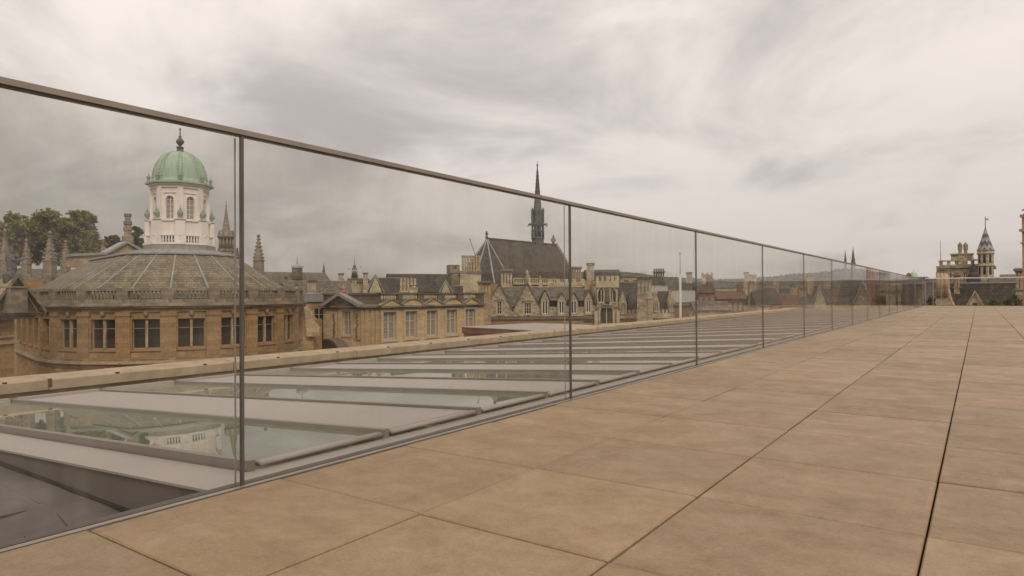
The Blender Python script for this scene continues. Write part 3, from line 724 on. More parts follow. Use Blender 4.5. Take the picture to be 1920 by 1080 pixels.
def pinnacle(px, pt, pb, wpx, d, label, mat='grey', base=None, group=None, crock=True):
    """square shaft with crocketed spirelet and finial"""
    fr = Pl(d); u, zt = fr.loc(px, pt); zb = fr.Z(px, pb); w = wpx*d/FPX/2; H = zt-zb
    t = thing('stone_pinnacle', label, 'pinnacle', fr.xf(u, 0, zb-6), group)
    zs = zb+H*.34
    m = fr.mb(); m.box(u-w, u+w, -2*w, 0, zb-6, zs); m.build('shaft', mat, t)
    fr.mb().lathe([(w*1.6, zs), (w*1.6, zs+.12), (w*1.3, zs+.2)], u, -w, 4, pi/4, False).build('band', mat, t)
    sp_ = fr.mb().lathe([(w*1.2, zs+.2), (w*.22, zt-H*.08)], u, -w, 4, pi/4, False).build('spirelet', mat, t)
    if crock:
        m = fr.mb(); n_ = 6
        for k in range(n_):
            f_ = (k+.5)/n_; r = (w*1.2)*(1-f_)+w*.22*f_; z = zs+.2+(zt-H*.08-zs-.2)*f_
            for q in range(4):
                a = pi/4+q*pi/2; s_ = w*.30*(1-.4*f_); x, y = u+cos(a)*(r+s_*.4), -w+sin(a)*(r+s_*.4); m.lathe([(s_*.4,z-s_),(s_,z),(s_*.5,z+s_)], x, y, 5)
        m.build('crockets', mat, sp_, kind='stuff')
    fr.mb().lathe([(w*.25, zt-H*.08), (w*.6, zt-H*.05), (w*.3, zt-H*.02), (0, zt)], u, -w, 6).build('finial', mat, t)
    return t
def spire(px, pt, ps, pb, wpx, d, label, mat='dark', n=8, name='church_spire', tower='grey', ball=True, cat='spire', group=None):
    fr = Pl(d); u, zt = fr.loc(px, pt); zs = fr.Z(px, ps); zb = fr.Z(px, pb); w = wpx*d/FPX/2
    t = thing(name, label, cat, fr.xf(u, -w, GZ), group)
    fr.mb().lathe([(w*.98, GZ), (w*.98, zs-.3), (w*1.1, zs-.25), (w*1.1, zs)], u, -w, n, pi/n, False).build('tower', tower, t)
    fr.mb().lathe([(w*.95, zs), (w*.05, zt-(zt-zs)*.08)], u, -w, n, pi/n, False).build('spire', mat, t)
    fr.mb().lathe([(w*.04, zt-(zt-zs)*.1), (w*.14, zt-(zt-zs)*.075), (w*.03, zt-(zt-zs)*.05), (w*.02, zt)], u, -w, 6).build('finial', 'bronze', t)
    return t, fr, u, w

# ------------------------------------------------------------------ hills behind the town
def hill_h(az, rr):
    return 0
m = MB(); NA, NR = 420, 12
prof_px = [(0,500),(300,505),(600,528),(660,524),(740,520),(830,516),(1000,520),(1090,510),(1180,512),(1260,520),(1330,528),(1430,523),(1510,514),(1600,508),(1660,514),(1700,521),(1780,530),(1900,532),(2100,525),(2500,520)]
def sky_px(px):
    for i in range(len(prof_px)-1):
        (a, ya), (b, yb) = prof_px[i], prof_px[i+1]
        if a <= px <= b:
            t = (px-a)/(b-a); t = t*t*(3-2*t); return ya+(yb-ya)*t
    return 518
vs = []; az0 = math.atan2(fw.x, fw.y)
for j in range(NR+1):
    R_ = 1500+1300*j/NR
    for i in range(NA+1):
        a = -pi+2*pi*i/NA; rel = a-az0
        rel = (rel+pi) % (2*pi)-pi
        if abs(rel) < rad(56): px = 960+FPX*math.tan(rel); y = sky_px(max(0, min(2500, px))); el = (551-y)/FPX*cos(rel)
        else: el = .026+.006*sin(3*a)
        zt = EYE+el*2800
        f_ = j/NR; f_ = f_**1.3
        z = GZ+(zt-GZ)*f_
        if j: z += 7*mnoise.noise((sin(a)*R_*.006, cos(a)*R_*.006, 1.7))*f_+3.5*mnoise.noise((sin(a)*R_*.03, cos(a)*R_*.03, .7))*f_
        vs.append((sin(a)*R_, cos(a)*R_, z))
m.add(vs, [(j*(NA+1)+i, (j+1)*(NA+1)+i, (j+1)*(NA+1)+i+1, j*(NA+1)+i+1) for j in range(NR) for i in range(NA)], True)
o = m.build('hills', 'wood', org=(0,0,GZ)); o['kind'] = 'structure'
# far woodland canopy along the hills
m = MB(); wr = random.Random(11)
for k in range(9000):
    a = az0+rad(wr.uniform(-50, 46)); f_ = wr.random()**.6; R_ = 1560+1230*f_; rel = a-az0
    px = 960+FPX*math.tan(rel); y = sky_px(max(0, min(2500, px))); el = (551-y)/FPX*cos(rel)
    zt = EYE+el*2800; f2 = ((R_-1500)/1300)**1.3
    z = GZ+(zt-GZ)*f2+7*mnoise.noise((sin(a)*R_*.006, cos(a)*R_*.006, 1.7))*f2
    s_ = wr.uniform(2.2, 4.2); q = wr.uniform(0, 1.5)
    m.lathe([(s_*.55, z-4), (s_*1.0, z+s_*.3), (s_*.75, z+s_*.85), (s_*.2, z+s_*1.15)], sin(a)*R_, cos(a)*R_, 6, q, True)
o = m.build('hillside_woods', 'wood', org=(0,0,GZ)); o['kind'] = 'stuff'; o['label'] = 'dark wooded hills along the horizon'

# ------------------------------------------------------------------ trees behind the theatre
def tree(px, pt, pb, wpx, d, label, seed, mat='leaf', n=6500, leaf=.34, group='trees behind the theatre'):
    r_ = random.Random(seed); fr = Pl(d); u, zt = fr.loc(px, pt); zb = fr.Z(px, pb); w = wpx*d/FPX/2
    bx, by, _ = fr.xf(u, 0, 0)
    t = thing('broadleaf_tree', label, 'tree', (bx, by, GZ), group)
    zc = zb+(zt-zb)*.2
    m = MB(); m.tube((bx,by,GZ), (bx+.2,by,zc), .45, .30, 8)
    blobs = []
    for k in range(30):
        a = r_.uniform(0, 2*pi); rr = w*math.sqrt(r_.random())*.72; hz = r_.random()
        top = zb+(zt-zb)*(1-.45*(rr/w)**2)
        br = w*r_.uniform(.24, .40)
        z = zb+(top-zb-br*.8)*(.15+.85*hz); blobs.append((bx+cos(a)*rr, by+sin(a)*rr, z, br))
    blobs.append((bx, by, zt-w*.3, w*.30))
    for (x, y, z, br) in blobs:
        mid = Vector((bx+(x-bx)*.4, by+(y-by)*.4, zc+(z-zc)*.45)); m.tube((bx+.1,by,zc-1), mid, .22, .12, 6); m.tube(mid, (x,y,z), .12, .04, 5)
    m.build('trunk', 'trunk', t)
    c = MB(); tot = sum(b[3]**2 for b in blobs)
    for (x, y, z, br) in blobs:
        tw = []
        for q in range(26):
            dv = Vector((r_.gauss(0,1), r_.gauss(0,1), r_.gauss(.25,.9))).normalized()*br*(.55+.55*r_.random()); tw.append(dv)
        for k in range(int(2.2*n*br*br/tot)):
            dv = r_.choice(tw)
            p = Vector((x, y, z))+Vector((dv.x, dv.y, dv.z*.8))+Vector((r_.gauss(0,1), r_.gauss(0,1), r_.gauss(0,.8)))*br*.17
            nrm = (Vector((r_.gauss(0,1), r_.gauss(0,1), r_.gauss(.7,1)))).normalized(); a_ = nrm.orthogonal().normalized(); b_ = nrm.cross(a_)
            an = r_.uniform(0, 6.28); a_, b_ = a_*cos(an)+b_*sin(an), b_*cos(an)-a_*sin(an); s_ = leaf*r_.uniform(.6, 1.25)
            c.add([p-a_*s_, p+b_*s_*.55, p+a_*s_, p-b_*s_*.55], [(0,1,2,3)])
    c.build('crown', mat, t, kind='stuff')
tree(28, 398, 500, 105, 128, 'large leafy tree at the left edge of the picture', 1, 'leaf', 7000)
tree(92, 388, 500, 105, 132, 'tallest leafy tree left of the theatre roof', 2, 'leaf', 7500)
tree(146, 392, 500, 84, 136, 'leafy tree with a ragged top nearest the pediment', 3, 'leaf', 6500)
tree(176, 432, 500, 46, 126, 'low tree filling the gap beside the pediment', 6, 'leaf', 2500)
tree(212, 440, 490, 40, 150, 'small tree showing left of the carved stone column', 4, 'leaf2', 2200)
tree(256, 424, 490, 34, 150, 'small dark tree between the carved column and the cupola', 5, 'leaf2', 2400)
tree(-60, 400, 500, 110, 130, 'leafy tree standing just outside the left edge', 8, 'leaf', 4000)

# pinnacles of the college behind the theatre
G_ = 'pinnacles behind the theatre'
pinnacle(4, 428, 520, 13, 96, 'leftmost stone pinnacle cut by the picture edge behind the statue', 'grey', group=G_)
pinnacle(45, 447, 520, 12, 96, 'stone pinnacle just right of the statue', 'grey', group=G_)
pinnacle(88, 432, 520, 16, 96, 'tallest thick stone pinnacle in front of the trees', 'grey', group=G_)
pinnacle(119, 450, 512, 12, 96, 'stone pinnacle rising from the left edge of the theatre roof', 'grey', group=G_)
pinnacle(443, 464, 505, 9, 92, 'small pinnacle close behind the cupola base on its right', 'dark', group=G_)
pinnacle(482, 438, 515, 15, 90, 'tall crocketed pinnacle standing alone right of the theatre cupola', 'grey', group=G_)
pinnacle(191, 455, 480, 7, 110, 'little finial-like pinnacle above the pediment coping', 'grey', group=G_)
fr = Fr(15, 95, 130, 97); t = thing('college_parapet', 'low stepped stone parapet under the pinnacles left of the theatre', 'parapet', base_of(fr, 15, 130))
m = fr.mb(); u0, z0 = fr.loc(-60, 524); u1, z1 = fr.loc(160, 524); m.box(u0, u1, -.8, 0, GZ, z0); m.build('wall', 'gold', t)
m = fr.mb(); z2 = fr.Z(60, 514); battlement(m, u0, u1, -.6, -.1, z0, z0+.35, z2, 11); m.build('battlement', 'grey', t)
# carved column (chimney-like stone turret)
fr = Pl(100); u, zt = fr.loc(235, 400); zb = fr.Z(235, 462); w = 8*100/FPX
t = thing('carved_stone_turret', 'slim carved stone turret left of the white cupola', 'turret', fr.xf(u, -w, GZ))
H = zt-zb; fr.mb().lathe([(w*1.25, GZ), (w*1.25, zb+H*.28), (w*1.3, zb+H*.30), (w*.75, zb+H*.36), (w*.7, zb+H*.45), (w*.95, zb+H*.52), (w*.95, zb+H*.60), (w*.65, zb+H*.64)], u, -w, 8, pi/8, False).build('base', 'grey', t)
fr.mb().lathe([(w*.65, zb+H*.64), (w*.92, zb+H*.68), (w*.92, zb+H*.76), (w*.62, zb+H*.80), (w*.62, zb+H*.9), (w*.8, zb+H*.93), (w*.8, zt), (w*.4, zt)], u, -w, 8, pi/8, False).build('shaft', 'grey', t)

# church spire with colonnaded lantern right of the cupola
fr = Pl(150); u, zt = fr.loc(418, 374); w = 14*150/FPX
Z_ = lambda py: fr.Z(418, py)
t = thing('church_steeple', 'stone steeple with columned lantern and thin spire beside the cupola', 'steeple', fr.xf(u, -w, GZ))
fr.mb().lathe([(w*.95, GZ), (w*.95, Z_(472)), (w*1.08, Z_(470)), (w*1.08, Z_(466))], u, -w, 8, pi/8, False).build('tower', 'grey', t)
fr.mb().lathe([(w*.62, Z_(466)), (w*.62, Z_(446))], u, -w, 12).build('lantern_core', 'dark', t)
for k in range(12):
    a = 2*pi*k/12; fr.mb().lathe([(w*.12, Z_(466)), (w*.10, Z_(446))], u+cos(a)*w*.86, -w+sin(a)*w*.86, 6).build('column', 'grey', t)
fr.mb().lathe([(w*1.0, Z_(446)), (w*1.12, Z_(443)), (w*1.12, Z_(441)), (w*.85, Z_(440)), (w*.85, Z_(431))], u, -w, 16).build('entablature', 'grey', t)
m = fr.mb()
for k in range(8):
    a = 2*pi*k/8; m.lathe([(w*.09, Z_(441)), (w*.12, Z_(437)), (0, Z_(430))], u+cos(a)*w*.98, -w+sin(a)*w*.98, 6)
m.build('urns', 'grey', t, kind='stuff')
fr.mb().lathe([(w*.52, Z_(431)), (w*.46, Z_(428)), (w*.06, Z_(386)), (w*.12, Z_(384)), (w*.03, Z_(381)), (w*.02, zt)], u, -w, 8, pi/8, False).build('spire', 'grey', t)

# ------------------------------------------------------------------ pedimented building with a statue at the left edge
fr = Fr(0, 47, 60, 49.6); t = thing('pediment_building', 'grey pedimented building cut by the left edge under the statue', 'building', base_of(fr, -100, 28))
P_ = lambda x, y: fr.loc(x, y)
(u0, zc), (u1, _) = P_(-150, 606), P_(27, 606); z1 = P_(20, 588)[1]
m = fr.mb(); m.box(u0, u1, -3, 0, GZ, zc); m.build('wall', 'gold', t)
m = fr.mb(); zb1 = P_(10, 645)[1]; m.box(u0, u1+.25, -3.05, .18, zb1, zb1+.22); m.box(u0, u1+.15, -3.05, .10, zb1+.45, zb1+.58); m.build('string_course', 'gold2', t)
m = fr.mb(); uc = P_(66, 600)[0]; m.box(u0, uc-.5, -3.1, .5, zc, zc+.25); m.box(u0, uc-.15, -3.2, .75, zc+.25, zc+.42); m.box(u0, uc+.1, -3.3, .9, zc+.42, z1+.02); m.build('cornice', 'grey', t)
m = fr.mb(); ap = P_(17, 519); rt_ = P_(69, 588); lf = (2*ap[0]-rt_[0], rt_[1]); m.prism([lf, rt_, ap], -3, .45); pdm = m.build('pediment', 'slate3', t)
m = fr.mb(); m.prism([(rt_[0]+.1, rt_[1]), (ap[0]-.05, ap[1]), (ap[0]-.05, ap[1]+.42), (rt_[0]+.1, rt_[1]+.25)], -.2, .75); m.prism([(lf[0], lf[1]), (ap[0]+.05, ap[1]), (ap[0]+.05, ap[1]+.42), (lf[0], lf[1]+.25)], -.2, .748); m.build('raking_cornice', 'grey', pdm)
fr.mb().bar((P_(36,546)[0], .48, P_(36,546)[1]), (P_(60,586)[0], .48, P_(60,586)[1]), .12, .06).build('lead_flashing', 'lead', pdm)
pu0, pz = P_(-4, 537); pu1, _ = P_(28, 537); pz0 = P_(10, 545)[1]
fr.mb().box(pu0, pu1, -.4, 1.05, pz0-1.6, pz-.12).box(pu0-.08, pu1+.08, -.5, 1.13, pz-.12, pz).build('statue_plinth', 'grey', t)
# lead statue: one skinned figure, robed, arms raised to the right
su = (pu0+pu1)/2-.02; sH = P_(12, 463)[1]-pz
def statue():
    me = bpy.data.meshes.new('statue'); k = sH/2.35
    P = [(0,0,1.15),(0,0,.75),(.03,0,.30),(.03,0,.02),(.0,0,1.45),(-.02,0,1.72),(.0,0,1.95),(.03,.0,2.16),(.05,0,2.34),
         (.22,.10,1.82),(.42,.22,1.58),(.62,.25,1.78),(.74,.25,1.92),
         (-.16,-.12,1.82),(.02,.28,1.52),(.40,.42,1.62),(.66,.42,1.76),(-.25,0,.62),(-.22,0,.05),(.32,.05,.85),(.48,.05,.55)]
    E_ = [(0,1),(1,2),(2,3),(0,4),(4,5),(5,6),(6,7),(7,8),(5,9),(9,10),(10,11),(11,12),(5,13),(13,14),(14,15),(15,16),(1,17),(17,18),(0,19),(19,20)]
    Rd = [.26,.30,.36,.42,.25,.24,.10,.155,.10,.13,.09,.065,.05,.13,.10,.07,.055,.22,.26,.14,.05]
    org = Vector(fr.xf(su, .35, pz))
    me.from_pydata([tuple(fr.t*(x*k)+fr.n*(y*k)+Vector((0,0,z*k))) for x,y,z in P], E_, [])
    o = bpy.data.objects.new('statue', me); COL.objects.link(o); o.location = org
    md = o.modifiers.new('skin', 'SKIN')
    if not me.skin_vertices:
        me.attributes  # layer is created below through bmesh
    import bmesh
    bm = bmesh.new(); bm.from_mesh(me); ly = bm.verts.layers.skin.verify(); bm.verts.ensure_lookup_table()
    for i, r in enumerate(Rd): bm.verts[i][ly].radius = (r*k, r*k*.85)
    bm.verts[0][ly].use_root = True
    bm.to_mesh(me); bm.free()
    sd = o.modifiers.new('sub', 'SUBSURF'); sd.levels = 2; sd.render_levels = 2; md.use_smooth_shade = True
    me.materials.append(M['statue']); ORG[o.name] = org
    tag(o, 'dark lead statue of a robed figure raising both arms on the pediment', 'statue')
statue()

# ------------------------------------------------------------------ museum: end front with pediment, long side with alternating pediments
CX, CD = 716, 69.0
fs = Fr(CX, CD, 905, 84.5)                     # long side
cor = fs.O.copy(); fe_dir = Vector((-fs.n.x, -fs.n.y, 0))
# end front turns the corner: its left end lies where column 606 meets the perpendicular
r6 = ray(606, 550); dirl = -fs.n
# solve cor + dirl*s on the vertical plane through the camera and column 606
pn = Vector((-r6.y, r6.x, 0)); s_ = -(cor-Vector((0,0,0))).dot(pn)/dirl.dot(pn)
fe = Raw(cor+dirl*s_, -dirl); LE = s_
mu = thing('museum', 'golden stone museum with window pediments and balustrade right of the theatre', 'museum', (cor.x, cor.y, GZ))
zt = fs.Z(CX, 549); zbal = fs.Z(CX, 562); zcor = fs.Z(CX, 576); zarc = fs.Z(CX, 581)
wx = [(717.5,743.5),(759,782.5),(799,820.5),(836,857),(871.5,891)]
ops = []
for a, b in wx:
    ua, ub = fs.U(a), fs.U(b); ops.append((ua, ub, fs.Z(731, 637), fs.Z(731, 585)))
ops = [(a+.05, b-.05, c, d) for a,b,c,d in ops]; LS = fs.U(907)
m = fs.mb(); wall_open(m, 0, LS, GZ, zarc, ops, .35); m.build('wall', 'museum', mu)
m = fs.mb(); m.box(-.02, LS, -.1, .14, zarc, zarc+.18); m.box(-.25, LS+.1, -.1, .42, zcor-.05, zcor+.12); m.build('cornice', 'grey', mu)
zs_ = ops[0][2]-.55; m = fs.mb(); m.box(0, LS, -.05, .16, zs_-.2, zs_); m.box(0, LS, -.05, .08, zs_-1.1, zs_-1.0); m.build('string_course', 'museum', mu)
for i, (a,b,c,d) in enumerate(ops):
    w_ = window(fs, mu, a, b, c, d, .35, 0, 2, 2, .16, 'timber', 'blind', .63, .22)
    # glazing bars
    m = fs.mb()
    for k in range(1, 9): z = c+(d-c)*k/9; m.box(a+.16, b-.16, -.335, -.318, z-.015, z+.015)
    m.build('glazing_bars', 'timber', w_, kind='stuff')
    fs.mb().box(a-.35, a-.16, 0, .08, c-.3, zarc).box(b+.16, b+.35, 0, .08, c-.3, zarc).build('pilaster_strip', 'museum', mu)
    mid = (a+b)/2; hw = (b-a)/2+.6; zp = zcor+.13; hp = .66
    m = fs.mb()
    if i % 2 == 0:
        m.prism([(mid-hw,zp),(mid+hw,zp),(mid,zp+hp)], -.1, .25); pd = m.build('window_pediment', 'museum', mu)
        m = fs.mb(); m.prism([(mid-hw-.15,zp),(mid,zp+hp),(mid,zp+hp+.13),(mid-hw-.15,zp+.12)], -.1, .38); m.prism([(mid+hw+.15,zp),(mid,zp+hp),(mid,zp+hp+.13),(mid+hw+.15,zp+.12)], -.1, .376)
    else:
        arc = [(mid+hw*cos(t*pi/10), zp+hp*.95*sin(t*pi/10)) for t in range(11)]; m.prism(arc, -.1, .25); pd = m.build('window_pediment', 'museum', mu)
        m = fs.mb()
        for t in range(10):
            (x0,z0),(x1,z1) = arc[t], arc[t+1]; f_ = 1.09; m.prism([(x0,z0),(x1,z1),(mid+(x1-mid)*f_, zp+(z1-zp)*f_+.05),(mid+(x0-mid)*f_, zp+(z0-zp)*f_+.05)], -.1, .38)
    m.build('pediment_moulding', 'grey', pd)
# parapet and balustrade of the long side
m = fs.mb(); m.box(0, LS, -.6, .02, zcor+.12, zbal); m.box(-.1, LS+.1, -.65, .12, zt-.18, zt); m.build('parapet', 'dark', mu)
bx_ = [(760.5,783)]
bays = [(755,784),(796,822),(834,859)]
px_bays = [(712+1,745),(754,784),(794,821),(833,857),(868,893)]
for (a, b) in px_bays:
    ua, ub = fs.U(a), fs.U(b); nb = 7
    for k in range(nb): fs.mb().lathe([(.10,zbal),(.07,zbal+.1),(.14,zbal+.35),(.07,zt-.35),(.11,zt-.18)], ua+.3+(ub-ua-.6)*k/(nb-1), -.06, 6).build('baluster', 'pale', mu)
prev = 0
for ua, ub in [(fs.U(a), fs.U(b)) for a,b in px_bays]+[(LS, LS)]:
    if ua-prev > .1: fs.mb().box(prev, ua, -.5, .05, zbal, zt-.18).build('pedestal', 'dark', mu)
    prev = ub
# end front
ez = lambda px, py: fe.loc(px, py)
eop = [(*sorted((ez(642,600)[0], ez(659.5,600)[0])), ez(650,629)[1], ez(650,583)[1])]
m = fe.mb(); wall_open(m, 0, LE, GZ, zarc, eop, .3); m.build('wall', 'museum', mu)
a,b,c,d = eop[0]; window(fe, mu, a, b, c, d, .3, 0, 2, 2, .14, 'timber', 'blind', .63, .15)
m = fe.mb(); m.box(-.3, LE+.02, -.1, .139, zarc, zarc+.18); m.box(-.4, LE+.418, -.1, .417, zcor-.05, zcor+.119); m.build('cornice', 'grey', mu)
m = fe.mb(); m.box(0, LE-.02, -.6, -.02, zcor+.119, zt-.2); m.box(-.1, LE+.05, -.65, .10, zt-.2, zt-.005); m.build('parapet', 'dark', mu)
for (x0, x1) in ((621.5,633),(665,676)):
    ua, ub = ez(x0,600)[0], ez(x1,600)[0]; m = fe.mb(); zb_ = ez(648,636)[1]; m.box(ua, ub, 0, .10, zb_, zarc-.3); o = m.build('carved_panel', 'museum', mu)
    m = fe.mb(); rr = random.Random(int(x0))
    for k in range(14):
        z = zb_+.25+(zarc-.8-zb_)*k/13; m.lathe([(.02,z-.12),(.13,z-.03),(.10,z+.06),(.0,z+.12)], (ua+ub)/2+rr.uniform(-.14,.14), .10, 6)
    m.build('carving', 'dark', o, kind='stuff')
for px in (612, 617, 637.5, 661.5, 681, 690, 701, 709):
    u = ez(px,600)[0]; fe.mb().box(u-.22, u+.22, 0, .16 if px > 676 else .12, GZ, zarc-.02).build('pilaster', 'museum', mu)
u0, z0 = ez(616,574.5); u1, _ = ez(680,574.5); ua, za = ez(645,549); 
m = fe.mb(); m.prism([(u0,z0),(u1,z0),(ua,za-.25)], -.1, .35); pd = m.build('end_pediment', 'dark', mu)
m = fe.mb(); m.prism([(u0-.2,z0-.05),(ua,za-.3),(ua,za+.05),(u0-.2,z0+.3)], -.5, .85); m.prism([(u1+.2,z0-.05),(ua,za-.3),(ua,za+.05),(u1+.2,z0+.3)], -.5, .846); m.build('raking_cornice', 'lead', pd)
rr = random.Random(4); m = fe.mb()
for k in range(16):
    q = rr.uniform(-.55,.55); m.lathe([(.03,0+z0+.25),(.16,z0+.4),(.1,z0+.55),(0,z0+.62)] if abs(q) > .3 else [(.05,z0+.4),(.2,z0+.75),(.14,z0+1.0),(0,z0+1.1)], ua+q*(u1-u0)*.55, .36, 6)
m.build('tympanum_carving', 'grey', pd, kind='stuff')
o = fe.mb(); o.lathe([(.30,za+.02),(.34,za+.2),(.18,za+.3),(.34,za+.45),(.30,za+.65),(.1,za+.7),(.12,za+.85),(0,za+.95)], ua, .1, 8); o.build('crown_finial', 'pink', pd)
# segmental hood over the entrance
u0, zh = ez(607,657); u1, _ = ez(655.5,657); mid, zz2 = ez(631,633); hw = (u1-u0)/2; mid = (u0+u1)/2
arc = [(mid+hw*cos(t*pi/12), zh+(zz2-zh)*sin(t*pi/12)) for t in range(13)]
m = fe.mb()
for t in range(12):
    (x0,z0_),(x1,z1_) = arc[t], arc[t+1]; f_ = .90; m.prism([(x0,z0_),(x1,z1_),(mid+(x1-mid)*f_, zh+(z1_-zh)*f_),(mid+(x0-mid)*f_, zh+(z0_-zh)*f_)], 0, 1.5)
m.build('entrance_hood', 'dark', mu)
m = fe.mb(); m.prism([(mid+(x-mid)*.9, zh+(z-zh)*.9) for x,z in arc], 0, .9); m.build('hood_tympanum', 'dark', mu)
# back and roof of the museum
B0 = Vector(fe.xf(0,0,0)); m = fs.mb(); m.slab([(0.0,-.7),(LS,-.7),(LS,-LE),(0,-LE)], zcor, zcor+.3); m.build('roof', 'lead', mu)
m = fs.mb(); m.box(LS-.4, LS, -LE, -.01, GZ, zcor); m.box(0.3, LS-.4, -LE, -LE+.4, GZ, zcor); m.build('rear_wall', 'museum', mu)
# lower link between theatre and museum
t, fr = house(574, 622, 566, 551, 76, 'dark roofed stone wing in the gap between theatre and museum', 'gold', 'leaddark', 3, 1, 2, 'u', 6, 'building', chim=False, name='stone_wing')
fr = Pl(70); t = thing('scrolled_gable', 'carved stone gable end tucked beside the theatre corner', 'gable', base_of(fr, 578, 590))
m = fr.mb(); P_ = lambda x, y: fr.loc(x, y); m.prism([P_(574,700), P_(592,700), P_(592,604), P_(589,600), P_(580,586), P_(574,574)], -1, 0); m.build('wall', 'gold2', t)
m = fr.mb(); a, b = P_(574,604), P_(594,607); m.box(a[0], b[0], -.2, .2, b[1], a[1]); m.build('ledge', 'grey', t)

# flat roofed block right of the museum, closer to the parapet
def on_z(px, py, z): r = ray(px, py); return CP+r*((z-EYE)/r.z)
zr = at(866, 612, 46).z
pts = [on_z(866,612.5,zr), on_z(1035,621,zr), on_z(1290,634,zr), on_z(1180,612,zr), on_z(1003,605.5,zr)]
t = thing('flat_roofed_block', 'low flat grey roof with brown fascia in front of the museum', 'building', (pts[0].x, pts[0].y, GZ))
def ins(k): c = sum(pts, Vector())/5; return [(c.x+(p.x-c.x)*k, c.y+(p.y-c.y)*k) for p in pts]
MB().slab(ins(.98), GZ, zr-.45).build('wall', 'brick', t)
MB().slab(ins(1.0), zr-.45, zr-.05).build('fascia', 'brick', t)
MB().slab(ins(1.012), zr-.05, zr+.0).build('roof', 'metal', t)

# ------------------------------------------------------------------ roofs and chimneys behind the museum
def roof_block(px0, px1, pe, pr, d, label, roof='slate', wall='gold', rot=0, dep=8, name='slate_roofed_range', cat='building', axis='u', group=None):
    return house(px0, px1, pe, pr, d, label, wall, roof, rot, 0, 0, axis, dep, cat, group, chim=False, name=name)
roof_block(492, 622, 533, 511, 128, 'long pale grey roof with a small ventilator behind the theatre', 'slate3', 'gold', 6)
fr = Pl(126); u, z = fr.loc(546, 512); t = thing('roof_ventilator', 'dark ventilator with pale cap and needle on the long grey roof', 'ventilator', fr.xf(u, -3.5, z-1.2))
w = .78; fr.mb().box(u-w, u+w, -3.5-w, -3.5+w, z-1.2, z+1.1).build('louvre_box', 'dark', t)
fr.mb().lathe([(w*1.7,z+1.1),(w*1.5,z+1.45),(.12,z+1.9),(.05,z+3.4)], u, -3.5, 4, pi/4, False).build('cap', 'lead', t)
roof_block(535, 662, 566, 527, 96, 'grey slate roof with bright ridge seen over the museum wing', 'slate3', 'gold', 2)
chimney(576.5, 592.5, 523, 556, 88, 'pale four-flued chimney left of the museum pediment', 4, 'pale', 0)
chimney(533, 540, 518, 536, 104, 'small squat chimney above the theatre balustrade corner', 1, 'gold', 0)
chimney(553, 559, 533, 545, 90, 'little pale chimney just right of the theatre roof', 1, 'pale', 0)
spire(606, 491, 515, 530, 8, 230, 'thin dark distant spire between the long roof and the museum', 'dark', name='church_spire')
fr = Pl(190); u, z = fr.loc(663.5, 523); w = 6.0*190/FPX
t = thing('dark_cupola', 'dark timber bell cupola with pale cap on the horizon above the museum', 'cupola', fr.xf(u, -w, GZ))
fr.mb().box(u-w*1.2, u+w*1.2, -2*w, 0, GZ, z).build('base', 'grey', t)
fr.mb().lathe([(w*1.05,z),(w*1.0,z+1.0),(w*.8,z+1.6),(w*.8,z+2.3)], u, -w, 8, pi/8, False).build('lantern', 'black', t)
for k in range(8):
    a = 2*pi*k/8+pi/8; fr.mb().lathe([(.10,z+1.6),(.10,z+2.7)], u+cos(a)*w*.82, -w+sin(a)*w*.82, 5).build('post', 'whitepole', t)
fr.mb().lathe([(w*.9,z+2.7),(w*.85,z+2.9),(w*.35,z+3.4),(w*.5,z+3.8),(w*.1,z+4.1),(.03,z+6.5)], u, -w, 8, pi/8, False).build('cap', 'leaddark', t)
for px, pt, lab in ((655, 502, 'left of the two thin masts above the museum'), (676, 498, 'right thin mast with small white head above the museum')):
    fr = Pl(185); u, z = fr.loc(px, pt); o = fr.mb(); o.lathe([(.07,GZ),(.05,z-.3)], u, 0, 6); o.lathe([(.22,z-.5),(.22,z)], u, 0, 6); tag(o.build('radio_mast', 'whitepole', org=fr.xf(u,0,GZ)), lab, 'mast')
# pale clustered block and gable
roof_block(657, 692, 530, 522, 112, 'pale block with clustered chimneys on the skyline right of the dark cupola', 'slate2', 'pale', 2, 5)
chimney(681, 690, 511, 528, 110, 'tall pale chimney on the clustered block', 2, 'pale')
chimney(659, 669, 521, 540, 104, 'broad pale chimney over the apex of the museum pediment', 2, 'pale')
chimney(634, 645, 512, 528, 150, 'distant pale chimney on the skyline left of the dark cupola', 2, 'pale')
house(692, 716, 548, 517, 96, 'narrow pale stone gable rising behind the museum balustrade', 'pale', 'slate2', 0, 0, 0, 'v', 9, 'building', chim=False, name='gabled_house')
roof_block(706, 770, 550, 521, 106, 'dark slate roof between the narrow gable and the five-flue chimney', 'slate', 'gold', 3)
roof_block(735, 870, 548, 514, 118, 'long dark slate roof behind the museum balustrade', 'slate', 'gold', 4, 10)
chimney(749, 781, 516, 552, 94, 'row of five pale flues standing over the museum balustrade', 5, 'pale', 0, cap=False, plinth=.15)
chimney(768, 783, 534, 552, 90, 'squat pale block in front of the five-flue chimney', 1, 'pale', 0, plinth=.7)
house(826, 846, 552, 527, 92, 'small pale gable poking up behind the museum balustrade', 'pale', 'slate2', 0, 0, 0, 'v', 5, 'building', chim=False, name='gabled_house')
house(855, 866, 552, 536, 90, 'tiny dark roof beside the tall chimney block', 'dark', 'slate', 0, 0, 0, 'u', 3, 'building', chim=False, name='gabled_house')
